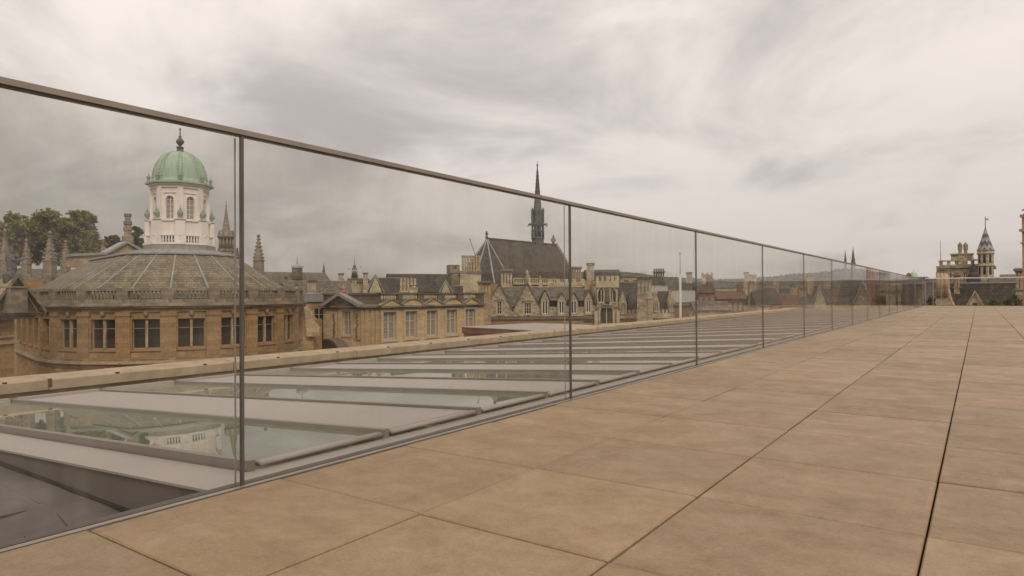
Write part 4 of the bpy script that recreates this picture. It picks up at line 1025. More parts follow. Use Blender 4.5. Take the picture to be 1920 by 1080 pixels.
# tall chimney block
fr = Fr(862, 98, 904, 99); t = thing('tall_chimney_block', 'broad pale stone chimney block with a row of fluted stacks', 'chimney', base_of(fr, 862, 902))
(u0, z0), (u1, _) = fr.loc(863, 512), fr.loc(902, 512); fr.mb().box(u0, u1, -4, 0, GZ, z0).build('shaft', 'pale', t)
(a0, za), (a1, zt) = fr.loc(866, 508), fr.loc(902, 479); zb_ = fr.Z(884, 511)
fr.mb().box(u0-.15, u1+.12, -4.1, .12, zb_-.15, zb_+.18).box(u0, u1, -3.9, .02, zb_+.18, za).build('base_moulding', 'grey', t)
for i in range(7):
    r = (a1-a0)/14; fr.mb().lathe([(r*1.0,za),(r*.8,za+.25),(r*.8,zt-.35),(r*1.05,zt-.2),(r*1.05,zt)], a0+r*(2*i+1), -r-.1, 8, pi/8, False).build('flue', 'gold2', t)
m = fr.mb(); (b0_, zb0), (b1_, _) = fr.loc(845, 512), fr.loc(863, 512); battlement(m, b0_, b1_, -3, -.3, zb0, fr.Z(850, 504), fr.Z(850, 496), 2); m.box(b0_+.2, b1_, -2.8, -.4, GZ, zb0-.01); m.build('battlement', 'grey', t)
fr = Pl(99); a = fr.loc(881, 449); b = fr.loc(893, 470); o = fr.mb(); o.tube((a[0],-.5,a[1]), (b[0],-.5,b[1]-1.2), .04, .05, 5); o.lathe([(.03,a[1]-.1),(.12,a[1]),(.03,a[1]+.12)], a[0], -.5, 6)
tag(o.build('slanting_mast', 'leaddark', org=fr.xf(b[0],-.5,b[1])), 'thin dark slanting rod left of the chapel apse', 'mast')

# ------------------------------------------------------------------ chapel with apse and slender spire
CH = Fr(912, 112, 1046, 128)
ch = thing('chapel', 'college chapel with steep dark roof and slender lead spire', 'chapel', base_of(CH, 912, 1046))
ur, zr1 = CH.loc(913, 447); ue, zr2 = CH.loc(1042, 459); zr_ = (zr1+zr2)/2
ze = CH.Z(975, 534); hwid = 5.6
apx = ur; L = ue-ur
m = CH.mb()   # main roof: ridge along u, eaves hwid in front and behind
m.add([(apx,hwid,ze),(ue,hwid,ze),(ue,0,zr2),(apx,0,zr1),(apx,-hwid,ze),(ue,-hwid,ze)], [(0,1,2,3),(3,2,5,4)])
rf = m.build('roof', 'slate2', ch)
ap_pts = [(apx+hwid*.98*cos(a), hwid*.98*sin(a)) for a in [rad(q) for q in (90,126,162,198,234,270)]]
ap_pts = [(apx-(x-apx)*-1, y) for x, y in ap_pts]
m = CH.mb()
for i in range(5): m.add([(ap_pts[i][0],ap_pts[i][1],ze),(ap_pts[i+1][0],ap_pts[i+1][1],ze),(apx,0,zr1)], [(0,1,2)])
m.build('apse_roof', 'slate', rf)
for i in range(5):
    MB().bar(Vector(CH.xf(ap_pts[i][0],ap_pts[i][1],ze+.1)), Vector(CH.xf(apx,0,zr1+.1)), .22, .12).build('lead_hip', 'lead', rf)
CH.mb().bar((apx,0,zr1+.16),(ue,0,zr2+.16), .35, .2) if False else MB().bar(Vector(CH.xf(apx,0,zr1+.15)), Vector(CH.xf(ue,0,zr2+.15)), .3, .2).build('ridge', 'leaddark', rf)
m = CH.mb(); m.slab([(x,y) for x,y in ap_pts]+[(ue,-hwid*.97),(ue,hwid*.97)], GZ, ze-.02); m.build('wall', 'gold', ch)
m = CH.mb(); m.prism([(ue-.4,ze)]+[(ue+.2,ze),(ue+.2,zr2+.2),(ue-.4,zr2+.2)], -.5, .5)
m2 = CH.mb()   # east gable, coped
m2.add([(ue,hwid,ze),(ue+.6,hwid,ze),(ue+.6,0,zr2+.35),(ue,0,zr2+.35),(ue,-hwid,ze),(ue+.6,-hwid,ze)], [(0,1,2,3),(3,2,5,4),(1,5,2),(0,3,4)]); m2.build('gable', 'grey', ch)
# pierced parapet
m = CH.mb(); m.box(apx, ue, hwid+.02, hwid+.3, ze-.1, ze+.22)
k = apx
while k < ue: m.box(k, k+.22, hwid+.05, hwid+.27, ze+.22, ze+.85); k += .62
m.box(apx, ue, hwid+.02, hwid+.3, ze+.85, ze+1.02); m.build('parapet', 'pale', ch)
for px, pt in ((945, 521), (990, 513), (1011, 517)):
    u, z = CH.loc(px, pt, hwid); CH.mb().lathe([(.42,GZ),(.42,z-2.0),(.5,z-1.9),(.3,z-1.6),(.05,z)], u, hwid+.2, 6, 0, False).build('pinnacle', 'pale', ch)
def cross(px, pt, pb, v, name, mat='leaddark'):
    u, z = CH.loc(px, pt, v); zb = CH.Z(px, pb, v); h_ = z-zb
    m = CH.mb(); m.box(u-.10, u+.10, v-.1, v+.1, zb, z); m.box(u-h_*.26, u+h_*.26, v-.09, v+.09, zb+h_*.58, zb+h_*.58+.24); m.lathe([(.05,zb),(.3,zb+.1),(.2,zb+.45),(.05,zb+.6)], u, v, 8); m.build(name, mat, ch)
cross(912.5, 433.5, 448, 0, 'ridge_cross'); 
u, z = CH.loc(1037.5, 441); zb = CH.Z(1037.5, 459)
m = CH.mb(); m.box(u-.13, u+.13, -.1, .1, zb, z); m.prism([(u-.75,z-.95),(u,z-1.65),(u+.75,z-.95),(u,z-.25)], -.12, .12); m.lathe([(.4,zb),(.2,zb+.5),(.35,zb+.7),(.1,zb+.8)], u, 0, 6); m.build('gable_cross', 'grey', ch)
# spire
uf = CH.U(1009); Zf = lambda py: CH.Z(1009, py)
px2m = lambda p: p*CH.loc(1,1)[0]*0+p*121.5/FPX
fl = CH.mb(); w = px2m(11.5)
fl.lathe([(w*1.02,Zf(478)),(w*1.02,Zf(450)),(w*1.15,Zf(447.5)),(w*1.15,Zf(446)),(w*1.0,Zf(445))], uf, 0, 8, pi/8, False); sp1 = fl.build('spire_base', 'fleche', ch)
CH.mb().lathe([(w*.62,Zf(445)),(w*.62,Zf(424))], uf, 0, 8, pi/8, False).build('lantern_core', 'black', sp1)
for k in range(8):
    a = 2*pi*k/8+pi/8; CH.mb().lathe([(w*.16,Zf(445)),(w*.13,Zf(424))], uf+cos(a)*w*.95, sin(a)*w*.95, 6).build('lantern_post', 'fleche', sp1)
    # crocket gablets and pinnacles
    o = CH.mb(); o.lathe([(w*.20,Zf(424)),(w*.20,Zf(396)),(w*.28,Zf(395)),(w*.05,Zf(390))], uf+cos(a)*w*.95, sin(a)*w*.95, 4, 0, False); o.build('pinnacle', 'fleche', sp1)
    o = CH.mb(); o.tube((uf+cos(a)*w*1.0, sin(a)*w*1.0, Zf(422)), (uf+cos(a)*w*1.55, sin(a)*w*1.55, Zf(420)), .16, .10, 5); o.tube((uf+cos(a)*w*1.55, sin(a)*w*1.55, Zf(420)), (uf+cos(a)*w*1.7, sin(a)*w*1.7, Zf(425)), .1, .05, 5); o.build('gargoyle', 'fleche', sp1)
CH.mb().lathe([(w*1.1,Zf(434)),(w*1.1,Zf(432.5))], uf, 0, 8, pi/8, False).build('lantern_band', 'fleche', sp1)
CH.mb().lathe([(w*1.1,Zf(424)),(w*1.15,Zf(421)),(w*.88,Zf(420)),(w*.70,Zf(396)),(w*.46,Zf(365)),(w*.07,Zf(312)),(w*.2,Zf(310)),(w*.05,Zf(308)),(w*.03,Zf(302))], uf, 0, 8, pi/8, False).build('spire', 'fleche', sp1)
m = CH.mb()
for k in range(4):
    a = 2*pi*k/8*2+pi/8
    for j in range(14):
        f_ = j/14; r = w*(.80*(1-f_)+.10*f_); z = Zf(418)+(Zf(316)-Zf(418))*f_; m.lathe([(.02,z-.14),(.12,z),(.02,z+.16)], uf+cos(a)*r, sin(a)*r, 5)
m.build('spire_crockets', 'fleche', sp1, kind='stuff')

# ------------------------------------------------------------------ college range in front of the chapel
EX = PF(905, 1125, 90, 1.5)
ex = thing('gabled_range', 'rubble stone college range with twin gables and dormers below the chapel', 'building', base_of(EX, 905, 1120))
E_ = lambda x, y, v=0.: EX.loc(x, y, v)
(u0, zb1), (u1, _) = E_(903, 593), E_(1122, 593)
m = EX.mb(); m.box(u0, u1, -7, .02, GZ, zb1-.45); m.build('lower_wall', 'gold', ex)
m = EX.mb(); m.box(u0-.1, u1+.1, -7, .30, zb1-.45, zb1-.22); m.box(u0-.05, u1+.05, -7, .16, zb1-.22, zb1-.02); m.build('string_course', 'dark', ex)
zrid = EX.Z(1000, 538, -4.5); zea = E_(1060, 574)[1]
for gi, (x0, xa, x1, ya, yv, wx0, wx1, wy0, wy1) in enumerate(((908, 936.5, 962, 531, 582, 932, 940.5, 566, 589), (962, 988.5, 1016, 530, 582, 983, 996, 568, 589))):
    a, b = E_(x0, 592)[0], E_(x1, 592)[0]; c, za = E_(xa, ya); zv = E_(xa, yv)[1]
    wa, wb, wz0, wz1 = E_(wx0, 590)[0], E_(wx1, 590)[0], E_(xa, wy1)[1], E_(xa, wy0)[1]
    m = EX.mb(); wall_open(m, a, b, zb1-.02, zv, [(wa, wb, wz0, min(wz1, zv-.05))], .22, None, .05)
    def sl(z): return (z-zv)/(za-zv)
    zz1 = max(wz1, zv)
    # gable triangle with the window head cut in
    aL, bL = a+(c-a)*sl(zz1), b+(c-b)*sl(zz1)
    m.add([(a,.05,zv),(wa,.05,zv),(wa,.05,zz1),(aL,.05,zz1)], [(0,1,2,3)]).add([(wb,.05,zv),(b,.05,zv),(bL,.05,zz1),(wb,.05,zz1)], [(0,1,2,3)])
    m.add([(aL,.05,zz1),(bL,.05,zz1),(c,.05,za)], [(0,1,2)])
    m.build('gable_wall', 'rough', ex)
    w_ = window(EX, ex, wa, wb, wz0, zz1, .2, .05, 2 if gi == 0 else 3, 2, .09, 'timber', 'glass', .6, .14)
    EX.mb().box(wa-.3, wb+.3, .05, .2, zz1+.14, zz1+.28).build('hood_mould', 'grey', w_)
    m = EX.mb()
    for e in (a, b): m.prism([(e, zv-.1), (c, za-.1), (c, za+.22), (e, zv+.22)], -.25, .22)
    m.build('gable_coping', 'dark', ex)
    m = EX.mb(); m.add([(a,.0,zv),(c,.0,za),(c,-7,za),(a,-7,zv)], [(0,1,2,3)]).add([(b,.0,zv),(c,.0,za),(c,-7,za),(b,-7,zv)], [(3,2,1,0)]); m.build('gable_roof', 'slate3', ex)
    if gi: EX.mb().lathe([(.18,za+.1),(.1,za+.5),(.28,za+.8),(.12,za+1.1),(.2,za+1.4),(0,za+1.9)], c, -.05, 6).build('gable_finial', 'pale', ex)
ua = E_(936, 590)[0]
m = EX.mb(); m.add([(ua,-.4,zea),(u1,-.4,zea),(u1,-4.5,zrid),(ua,-4.5,zrid),(ua,-8.6,zea),(u1,-8.6,zea)], [(0,1,2,3),(3,2,5,4)]); rf = m.build('roof', 'slate3', ex)
EX.mb().box(ua, u1, -4.65, -4.35, zrid-.05, zrid+.10).build('ridge', 'pale', rf)
(ux, zx) = E_(1016, 592); m = EX.mb(); m.box(ux+.02, u1, -.45, -.02, zb1-.02, zea+.02); m.build('upper_wall', 'rough', ex)
for x0, xa, x1, ya, ye_, yb in ((1014,1022,1030,545,562,589),(1045,1053,1061,550,563,588),(1068,1076,1084,550,563,588),(1096,1104,1111,546,561,586)):
    a, b = E_(x0, 580, .25)[0], E_(x1, 580, .25)[0]; c, za = E_(xa, ya, .25); zv = E_(xa, ye_, .25)[1]; z0 = E_(xa, yb, .25)[1]
    dm_ = EX.mb(); wall_open(dm_, a, b, z0-.3, zv, [(a+.22, b-.22, z0, zv-.25)], .15, 4.2, .25); dm_.add([(a,.25,zv),(b,.25,zv),(c,.25,za)], [(0,1,2)]); dm_ = dm_.build('dormer', 'rough', ex)
    m = EX.mb(); m.add([(a-.12,.4,zv-.05),(c,.4,za+.1),(c,-4,za+.1),(a-.12,-4,zv-.05)], [(0,1,2,3)]).add([(b+.12,.4,zv-.05),(c,.4,za+.1),(c,-4,za+.1),(b+.12,-4,zv-.05)], [(3,2,1,0)]); m.build('dormer_roof', 'slate3', dm_)
    w_ = EX.mb(); cc = (a+b)/2; w_.box(cc-.06, cc+.06, .12, .2, z0, zv-.25).box(a+.22, a+.3, .12, .2, z0, zv-.25).box(b-.3, b-.22, .12, .2, z0, zv-.25).box(a+.3, b-.3, .12, .19, z0, z0+.1); w_.build('dormer_frame', 'white', dm_)
    EX.mb().add([(a+.22,.11,z0),(b-.22,.11,z0),(b-.22,.11,zv-.25),(a+.22,.11,zv-.25)], [(0,1,2,3)]).build('pane', 'glass', dm_)
for x0, x1 in ((1031, 1044), (1085, 1095)):
    a, b = E_(x0, 570)[0], E_(x1, 570)[0]; z0, z1 = E_(x0, 575)[1], E_(x0, 563)[1]
    EX.mb().box(a, b, -.6, .02, z0, z1).build('dark_opening', 'glass', ex)
    EX.mb().add([(a-.1,.2,z1-.05),(b+.1,.2,z1-.05),(b+.1,-2.5,z1+1.1),(a-.1,-2.5,z1+1.1)], [(0,1,2,3)]).build('pent_roof', 'slate3', ex)
m = EX.mb(); a, z0 = E_(1095, 605); b, z1 = E_(1110, 601); m.box(a, b, .02, .06, z0, z1); m.build('vent_opening', 'black', ex)
chimney(896, 920, 527, 561, 86, 'pale fluted chimney at the left end of the twin gabled range', 4, 'gold2')
chimney(938.5, 960.5, 505, 536, 100, 'bright fluted chimney in front of the chapel roof', 4, 'pale', plinth=.02)
chimney(1067, 1090, 500, 530, 118, 'fluted chimney right of the chapel roof behind the glass joint', 5, 'gold2', plinth=.03)
fr = PF(1026, 1096, 107, 0); t = thing('battlemented_wall', 'short pale battlemented wall at the foot of the chapel roof', 'wall', base_of(fr, 1026, 1064))
m = fr.mb(); (a, z0), (b, _) = fr.loc(1027, 536), fr.loc(1096, 536); battlement(m, a, b, -.6, 0, GZ, fr.Z(1040, 529), fr.Z(1040, 523), 5); m.build('wall', 'pale', t)
fr.mb().box(a-.1, b+.1, -.7, .1, z0-.2, z0).build('string_course', 'dark', t)

# ------------------------------------------------------------------ gate tower
GT = PF(1120, 1158, 90, 4)
gt = thing('gate_tower', 'pale battlemented gate tower with niche and arched windows', 'tower', base_of(GT, 1120, 1160))
G = lambda x, y, v=0.: GT.loc(x, y, v)
ga, gb = G(1120, 570)[0], G(1158, 570)[0]; zt_ = G(1140, 525)[1]; zpar = G(1140, 535)[1]
def lancet(fr, par, cx_, hw, z0, zs, v, nm='lancet', mat='glass', fm='pale', rev=.0):
    arc = [(cx_+hw, z0), (cx_+hw, zs)]+[(cx_+hw-2*hw*(1-cos(t*pi/3/4)), zs+2*hw*sin(t*pi/3/4)) for t in range(1, 5)]
    arc = arc+[(2*cx_-x, z) for x, z in arc[::-1][1:]]
    f_ = fr.mb(); n_ = len(arc)
    for i in range(n_-1):
        (x0, z0_), (x1, z1_) = arc[i], arc[i+1]
        ex0, ex1 = cx_+(x0-cx_)*1.28, cx_+(x1-cx_)*1.28; f_.prism([(x0,z0_),(ex0,z0_+(.0 if i == 0 else hw*.25)),(ex1,z1_+hw*.25),(x1,z1_)], v-.05, v+.14)
    f_.box(cx_-.06, cx_+.06, v-.02, v+.08, z0, zs+hw*1.2); f_.box(cx_-hw*1.25, cx_+hw*1.25, v-.05, v+.16, z0-.18, z0)
    o = f_.build(nm, fm, par)
    fr.mb().add([(x, v+.02, z) for x, z in arc], [tuple(range(n_))]).build('pane', mat, o)
    return o
m = GT.mb(); m.box(ga, gb, -5.2, 0, GZ, zpar); m.build('wall', 'pale', gt)
m = GT.mb(); battlement(m, ga-.15, gb+.15, -.5, .28, zpar-.3, zt_-.1, zt_+.55, 5); m.build('battlement_front', 'pale', gt)
m = MB(lambda u, v, z: GT.xf(gb+.15-v*1.0+0, 0, z) if False else GT.xf(gb+.15+v, -u, z)); battlement(m, -.1, 5.2, -.5, .0, zpar-.3, zt_-.1, zt_+.55, 3); m.build('battlement_side', 'pale', gt)
GT.mb().box(ga+.2, gb-.2, -5, -.6, zt_+.0, zt_+.1).build('roof', 'lead', gt)
for px in (1127, 1148.5): lancet(GT, gt, G(px, 560)[0], .42, G(px, 566)[1], G(px, 550)[1], 0)
o = GT.mb(); a, z0 = G(1138, 569); o.box(a-.75, a+.75, 0, .35, z0-.25, z0); o.box(a-.55, a+.55, 0, .12, z0, G(1138, 540)[1]); o = o.build('niche', 'rough', gt)
GT.mb().lathe([(.30,z0),(.34,z0+.6),(.22,z0+1.4),(.30,z0+1.7),(.12,z0+1.95),(.17,z0+2.1),(.0,z0+2.35)], a, .22, 8).build('niche_figure', 'dark', o)
GT.mb().box(ga-.05, gb+.05, 0, .2, z0-.6, z0-.35).build('string_course', 'grey', gt)
c_ = G(1137, 590)[0]; lancet(GT, gt, c_, .85, G(1137, 606)[1], G(1137, 587)[1], .0, 'oriel_window')
GT.mb().box(c_-1.7, c_-1.3, 0, .5, GZ, z0-1.0).box(c_+1.3, c_+1.7, 0, .5, GZ, z0-1.0).build('buttress', 'pale', gt)
# stone side of the tower range
fr = PF(1098, 1124, 94, 0); t = thing('battlemented_wing', 'pinkish stone wing with stepped battlements left of the gate tower', 'building', base_of(fr, 1098, 1124))
m = fr.mb(); (a, z0), (b, _) = fr.loc(1096, 535), fr.loc(1122, 535); battlement(m, a, b, -4, 0, GZ, z0+.2, fr.Z(1100, 526), 3); m.build('wall', 'gold2', t)
# stack and roof behind
chimney(1100, 1114, 493, 516, 122, 'square pale chimney rising above the gate tower roofs', 1, 'pale', plinth=.8)
roof_block(1100, 1164, 521, 506, 126, 'dark hipped roof behind the gate tower', 'slate', 'gold', 2, 7)
roof_block(1150, 1200, 560, 529, 104, 'dark ribbed roof with white edge right of the gate tower', 'slate', 'brick', 2, 7)
house(1131, 1200, 520, 516, 170, 'flat far-off brown roofs over the gate tower', 'rough', 'slate2', 4, 4, 1, 'u', 8, 'building', chim=False)

# ------------------------------------------------------------------ range with pointed lucarnes
LU = PF(1158, 1268, 93, 2)
lu = thing('lucarne_range', 'stone range with steep dark roof and four pointed dormers', 'building', base_of(LU, 1158, 1268))
Lq = lambda x, y, v=0.: LU.loc(x, y, v)
(a, z0), (b, _) = Lq(1158, 592), Lq(1266, 592); zr_ = LU.Z(1212, 546, -4); 
m = LU.mb(); m.box(a, b, -8, 0, GZ, z0); m.build('wall', 'gold', lu)
m = LU.mb(); m.box(a, b, -.5, .25, z0-.35, z0); battlement(m, a+1, b, -.3, .2, z0, z0+.35, z0+.85, 14); m.build('battlement', 'pale', lu)
for x0, x1 in ((1176, 1207), (1232, 1266)):
    ua, ub = Lq(x0, 580)[0], Lq(x1, 580)[0]
    m = LU.mb(); m.add([(ua,-.3,z0+.1),(ub,-.3,z0+.1),(ub-.1,-4,zr_),(ua+.6,-4,zr_),(ua,-7.8,z0+.1),(ub,-7.8,z0+.1)], [(0,1,2,3),(3,2,5,4),(0,3,4),(1,5,2)]); m.build('roof', 'slate', lu)
for px, pt, w_, pb in ((1168,547,15,592),(1205,546,14,589),(1230,547,12.5,588),(1260,546,11.5,588)):
    c, za = Lq(px, pt, .3); hw = w_/2*91/FPX; zb_ = Lq(px, pb, .3)[1]; zsh = zb_+(za-zb_)*.52
    m = LU.mb(); m.prism([(c-hw,zb_-.4),(c+hw,zb_-.4),(c+hw,zsh),(c+hw*.45,zsh+(za-zsh)*.5),(c,za),(c-hw*.45,zsh+(za-zsh)*.5),(c-hw,zsh)], -2.5, .3); o = m.build('lucarne', 'pale', lu)
    lancet(LU, o, c, hw*.55, zb_+.4, zb_+(za-zb_)*.38, .32, 'lucarne_window', 'blind')
    m = LU.mb(); m.add([(c-hw,-2.4,zsh),(c,-2.4,za-.2),(c,-5,za-.2),(c-hw,-5,zsh)], [(0,1,2,3)]).add([(c+hw,-2.4,zsh),(c,-2.4,za-.2),(c,-5,za-.2),(c+hw,-5,zsh)], [(3,2,1,0)]); m.build('lucarne_roof', 'slate', o)
chimney(1194, 1222, 516, 562, 90, 'wide grey fluted chimney among the pointed dormers', 4, 'rough', 0, plinth=.25)
t = chimney(1225, 1246, 508, 533, 112, 'dark crenellated chimney stack on the skyline', 5, 'dark', plinth=.1, pots=True)
house(1222, 1250, 558, 536, 108, 'pale square block under the dark crenellated stack', 'pale', 'lead', 0, 0, 0, 'u', 5, 'building', chim=False)
fr = Pr(1218, 84); u, z = fr.loc(1218, 545); t = thing('stair_turret', 'octagonal stone stair turret beside the wide fluted chimney', 'turret', fr.xf(u, -.7, GZ))
fr.mb().lathe([(.42,GZ),(.42,z-1.2),(.52,z-1.1),(.52,z-.9),(.40,z-.8),(.05,z+.9)], u, -.7, 8, pi/8, False).build('shaft', 'rough', t)
# flagpole
fr = Pl(70); u, z = fr.loc(1275, 473); zb = fr.Z(1275, 600); zm = fr.Z(1275, 515)
t = thing('flagpole', 'white flagpole with a thin upper rod near the third glass joint', 'flagpole', fr.xf(u, 0, GZ))
fr.mb().lathe([(.16,GZ),(.12,zm)], u, 0, 10).build('pole', 'whitepole', t)
fr.mb().lathe([(.05,zm),(.035,z-.3),(.13,z-.15),(.13,z),(.02,z+.1)], u, 0, 8).build('upper_rod', 'whitepole', t)

# ------------------------------------------------------------------ the town beyond, seen through the receding glass
fr = PF(1262, 1312, 79, 0); t = thing('flat_brick_building', 'low flat-topped red brick building behind the flagpole', 'building', base_of(fr, 1262, 1312))
(a, z0), (b, _) = fr.loc(1264, 571), fr.loc(1311, 571); fr.mb().box(a, b, -7, 0, GZ, z0-.25).build('wall', 'brick', t); fr.mb().box(a-.15, b+.15, -7.2, .15, z0-.25, z0).build('parapet', 'dark', t)
house(1266, 1306, 567, 545, 104, 'grey glazed roof with a white strut behind the flat brick building', 'lead', 'lead', 2, 0, 0, 'u', 8, 'building', chim=False, name='glazed_roof_hall')
house(1279, 1309, 545, 528, 165, 'yellow stone house with a square turret left of the third glass joint', 'pale', 'slate2', 2, 3, 1, 'u', 8, 'house', chim=False)
chimney(1287, 1298, 510, 532, 168, 'square pale turret chimney left of the third glass joint', 1, 'rough', plinth=.8)
fr = PF(1314, 1338, 148, 0); t = thing('stone_tower', 'square battlemented stone tower just right of the third glass joint', 'tower', base_of(fr, 1314, 1338))
(a, z0), (b, _) = fr.loc(1316, 519), fr.loc(1336, 519); fr.mb().box(a, b, -2.5, 0, GZ, z0).build('shaft', 'pale', t); m = fr.mb(); battlement(m, a-.12, b+.12, -2.6, .12, z0, fr.Z(1326, 514), fr.Z(1326, 511), 3); m.build('battlement', 'rough', t)
house(1309, 1341, 549, 533, 112, 'red brick house with pale top storey under the stone tower', 'brick', 'slate2', 3, 3, 1, 'u', 7, 'house', pane='blind')
house(1338, 1404, 540, 531, 195, 'long pale stone range with dark flat roofs beyond the brick houses', 'pale', 'slate3', 4, 8, 1, 'u', 8, 'building', chim=False)
house(1346, 1402, 561, 546, 128, 'long red brick row with cream eaves band', 'brick', 'tile', 4, 6, 1, 'u', 7, 'house', chim=True, pane='blind')
house(1306, 1372, 582, 566, 66, 'pale low roof with small gable close beyond the parapet', 'rough', 'slate3', 3, 2, 1, 'u', 6, 'building', chim=False)
for (x0, x1, pt, lab) in ((1395, 1404, 510, 'narrow square chimney tower near the fourth glass joint'), (1405, 1418, 515, 'broader pale chimney tower near the fourth glass joint')):
    chimney(x0, x1, pt, 534, 172, lab, 1, 'pale', plinth=.85)
town_r = random.Random(21); TWN = 'distant town houses'
ORD = ['first','second','third','fourth','fifth','sixth','seventh','eighth','ninth','tenth','eleventh','twelfth','thirteenth','fourteenth','fifteenth','sixteenth','seventeenth','eighteenth','nineteenth','twentieth']+['%dth' % k for k in range(21, 60)]
WN = dict(brick='red brick', rough='grey rubble', pale='pale stone', gold2='honey stone', gold='brown stone', white='white rendered'); RN = dict(slate='dark slate', slate2='brown slate', slate3='grey slate', tile='red tiled')
for row, (d, step, x0, x1, pe0, pe1) in enumerate(((104, 26, 1420, 1572, 566, 578), (135, 24, 1425, 1575, 560, 572), (180, 21, 1408, 1585, 556, 567), (240, 18, 1340, 1590, 553, 561), (330, 15, 1262, 1640, 549, 556), (450, 13, 1180, 1700, 545, 552))):
    x = x0; k = 0
    while x < x1:
        w = step*town_r.uniform(.8, 1.3); pe = town_r.uniform(pe0, pe1); pr = pe-town_r.uniform(1.8, 3.2)*FPX/d
        ax = town_r.choice('uuv'); W_ = town_r.choice(('brick','brick','rough','pale','gold2','gold','pale')); R_ = town_r.choice(('slate','slate2','slate3','tile','tile'))
        nw = 0 if d > 300 else max(1, int(w*d/FPX/2.2))
        lab = '%s house with %s roof, %s from left in the %s town row' % (WN[W_], RN[R_], ORD[k], ('nearest','second','third','fourth','fifth','farthest')[row])
        house(x, x+w, pe, pr, d, lab, W_, R_, town_r.uniform(-6, 6), nw, 1, ax, town_r.uniform(5, 8), 'house', TWN, pane=town_r.choice(('glass','blind')), chim=town_r.random() < .6, seed=d, name='town_house')
        x += w*town_r.uniform(.9, 1.2); k += 1
tr_ = random.Random(5)
for i, (px, pt, d, w) in enumerate(((1432,548,140,20),(1470,545,170,22),(1500,549,150,16),(1535,543,200,24),(1452,552,112,14),(1385,536,235,16),(1350,530,260,20),(1302,534,230,16),(1560,548,140,16))):
    tree(px, pt, pt+26, w, d, 'small dark tree among the distant houses, %s of nine from the left' % ('fifth','seventh','sixth','eighth','fourth','third','second','first','ninth')[i] if False else 'small dark tree among the distant houses, '+('fourth','sixth','seventh','eighth','fifth','third','second','first','ninth')[i]+' from the left', 40+i, 'leaf2', 700, .4, 'trees among the distant houses')
for px, pt, ps, w, lab in ((1586, 466, 492, 5, 'thinner left of the two distant dark spires at the far handrail'), (1601.5, 461, 493, 8, 'taller right of the two distant dark spires at the far handrail')):
    spire(px, pt, ps, 540, w, 420, lab, 'dark', 8, tower='dark')

# ------------------------------------------------------------------ buildings beyond the far end of the terrace
fr = PF(1568, 1760, 66, -1); t = thing('long_slate_range', 'long low range with dark slate roof behind the far panes', 'building', base_of(fr, 1568, 1760))
(a, ze), (b, _) = fr.loc(1569, 566), fr.loc(1738, 566); zr_ = fr.Z(1660, 521, -5)
fr.mb().box(a, b, -10, 0, GZ, ze).build('wall', 'gold', t)
gable_roof(fr, t, a, b, ze, zr_, 10, 'slate0')
for (x0, xa, x1, ya) in ((1601, 1617, 1634, 531),):
    ua, ub = fr.U(x0, .5), fr.U(x1, .5); uc, za = fr.loc(xa, ya, .5); zv = fr.Z(xa, 574, .5); m = fr.mb(); m.prism([(ua,GZ),(ub,GZ),(ub,zv),(uc,za),(ua,zv)], -4, .5); g_ = m.build('gable', 'rough', t)
    m = fr.mb(); m.prism([(ua-.1,zv),(uc,za),(uc,za+.3),(ua-.1,zv+.3)], -.2, .65); m.prism([(ub+.1,zv),(uc,za),(uc,za+.3),(ub+.1,zv+.3)], -.2, .645); m.build('gable_coping', 'lead', g_)
for (x0, x1, mt) in ((1661, 1679, 'pale'), (1682.5, 1688, 'pale')):
    (ua, zt_), (ub, _) = fr.loc(x0, 532, 1.), fr.loc(x1, 532, 1.); m = fr.mb(); m.box(ua, ub, -5, 1., GZ, zt_); o = m.build('bay', mt, t)
    fr.mb().box(ua-.06, ub+.06, .5, 1.1, zt_-.9, zt_-.6).build('bay_ledge', 'grey', o)
chimney(1720.5, 1727, 528, 572, 56, 'pale chimney beside the corner of the far balustrade', 1, 'pale', plinth=.6)
house(1729, 1760, 562, 529, 62, 'dark steep roof between the corner chimney and the flaring stack', 'grey', 'slate', -1, 0, 0, 'u', 8, 'building', chim=False)
fr = Pl(260); u, z = fr.loc(1717.5, 509); w = 6.6*260/FPX; zb = fr.Z(1717, 520)
t = thing('green_dome', 'little pale green dome on the skyline beyond the terrace corner', 'dome', fr.xf(u, -w, GZ))
fr.mb().lathe([(w*1.05,GZ),(w*1.05,zb)], u, -w, 16).build('drum', 'pale', t)
fr.mb().lathe([(w*1.1,zb),(w*1.08,zb+.3)]+[(w*cos(k*pi/16), zb+.3+(z-zb)*.9*sin(k*pi/16)) for k in range(8)]+[(.15,z),(.1,z+1)], u, -w, 20).build('dome', 'copper', t)
fr = Pl(120); u, z = fr.loc(1704, 511); w = .42; t = thing('roof_cowl', 'small dark cowl on the roofline left of the green dome', 'cowl', fr.xf(u, 0, GZ))
fr.mb().lathe([(w*.7,GZ),(w*.7,z-.7),(w*1.1,z-.6),(w*.9,z-.25),(.05,z)], u, 0, 8).build('cowl', 'brick', t)
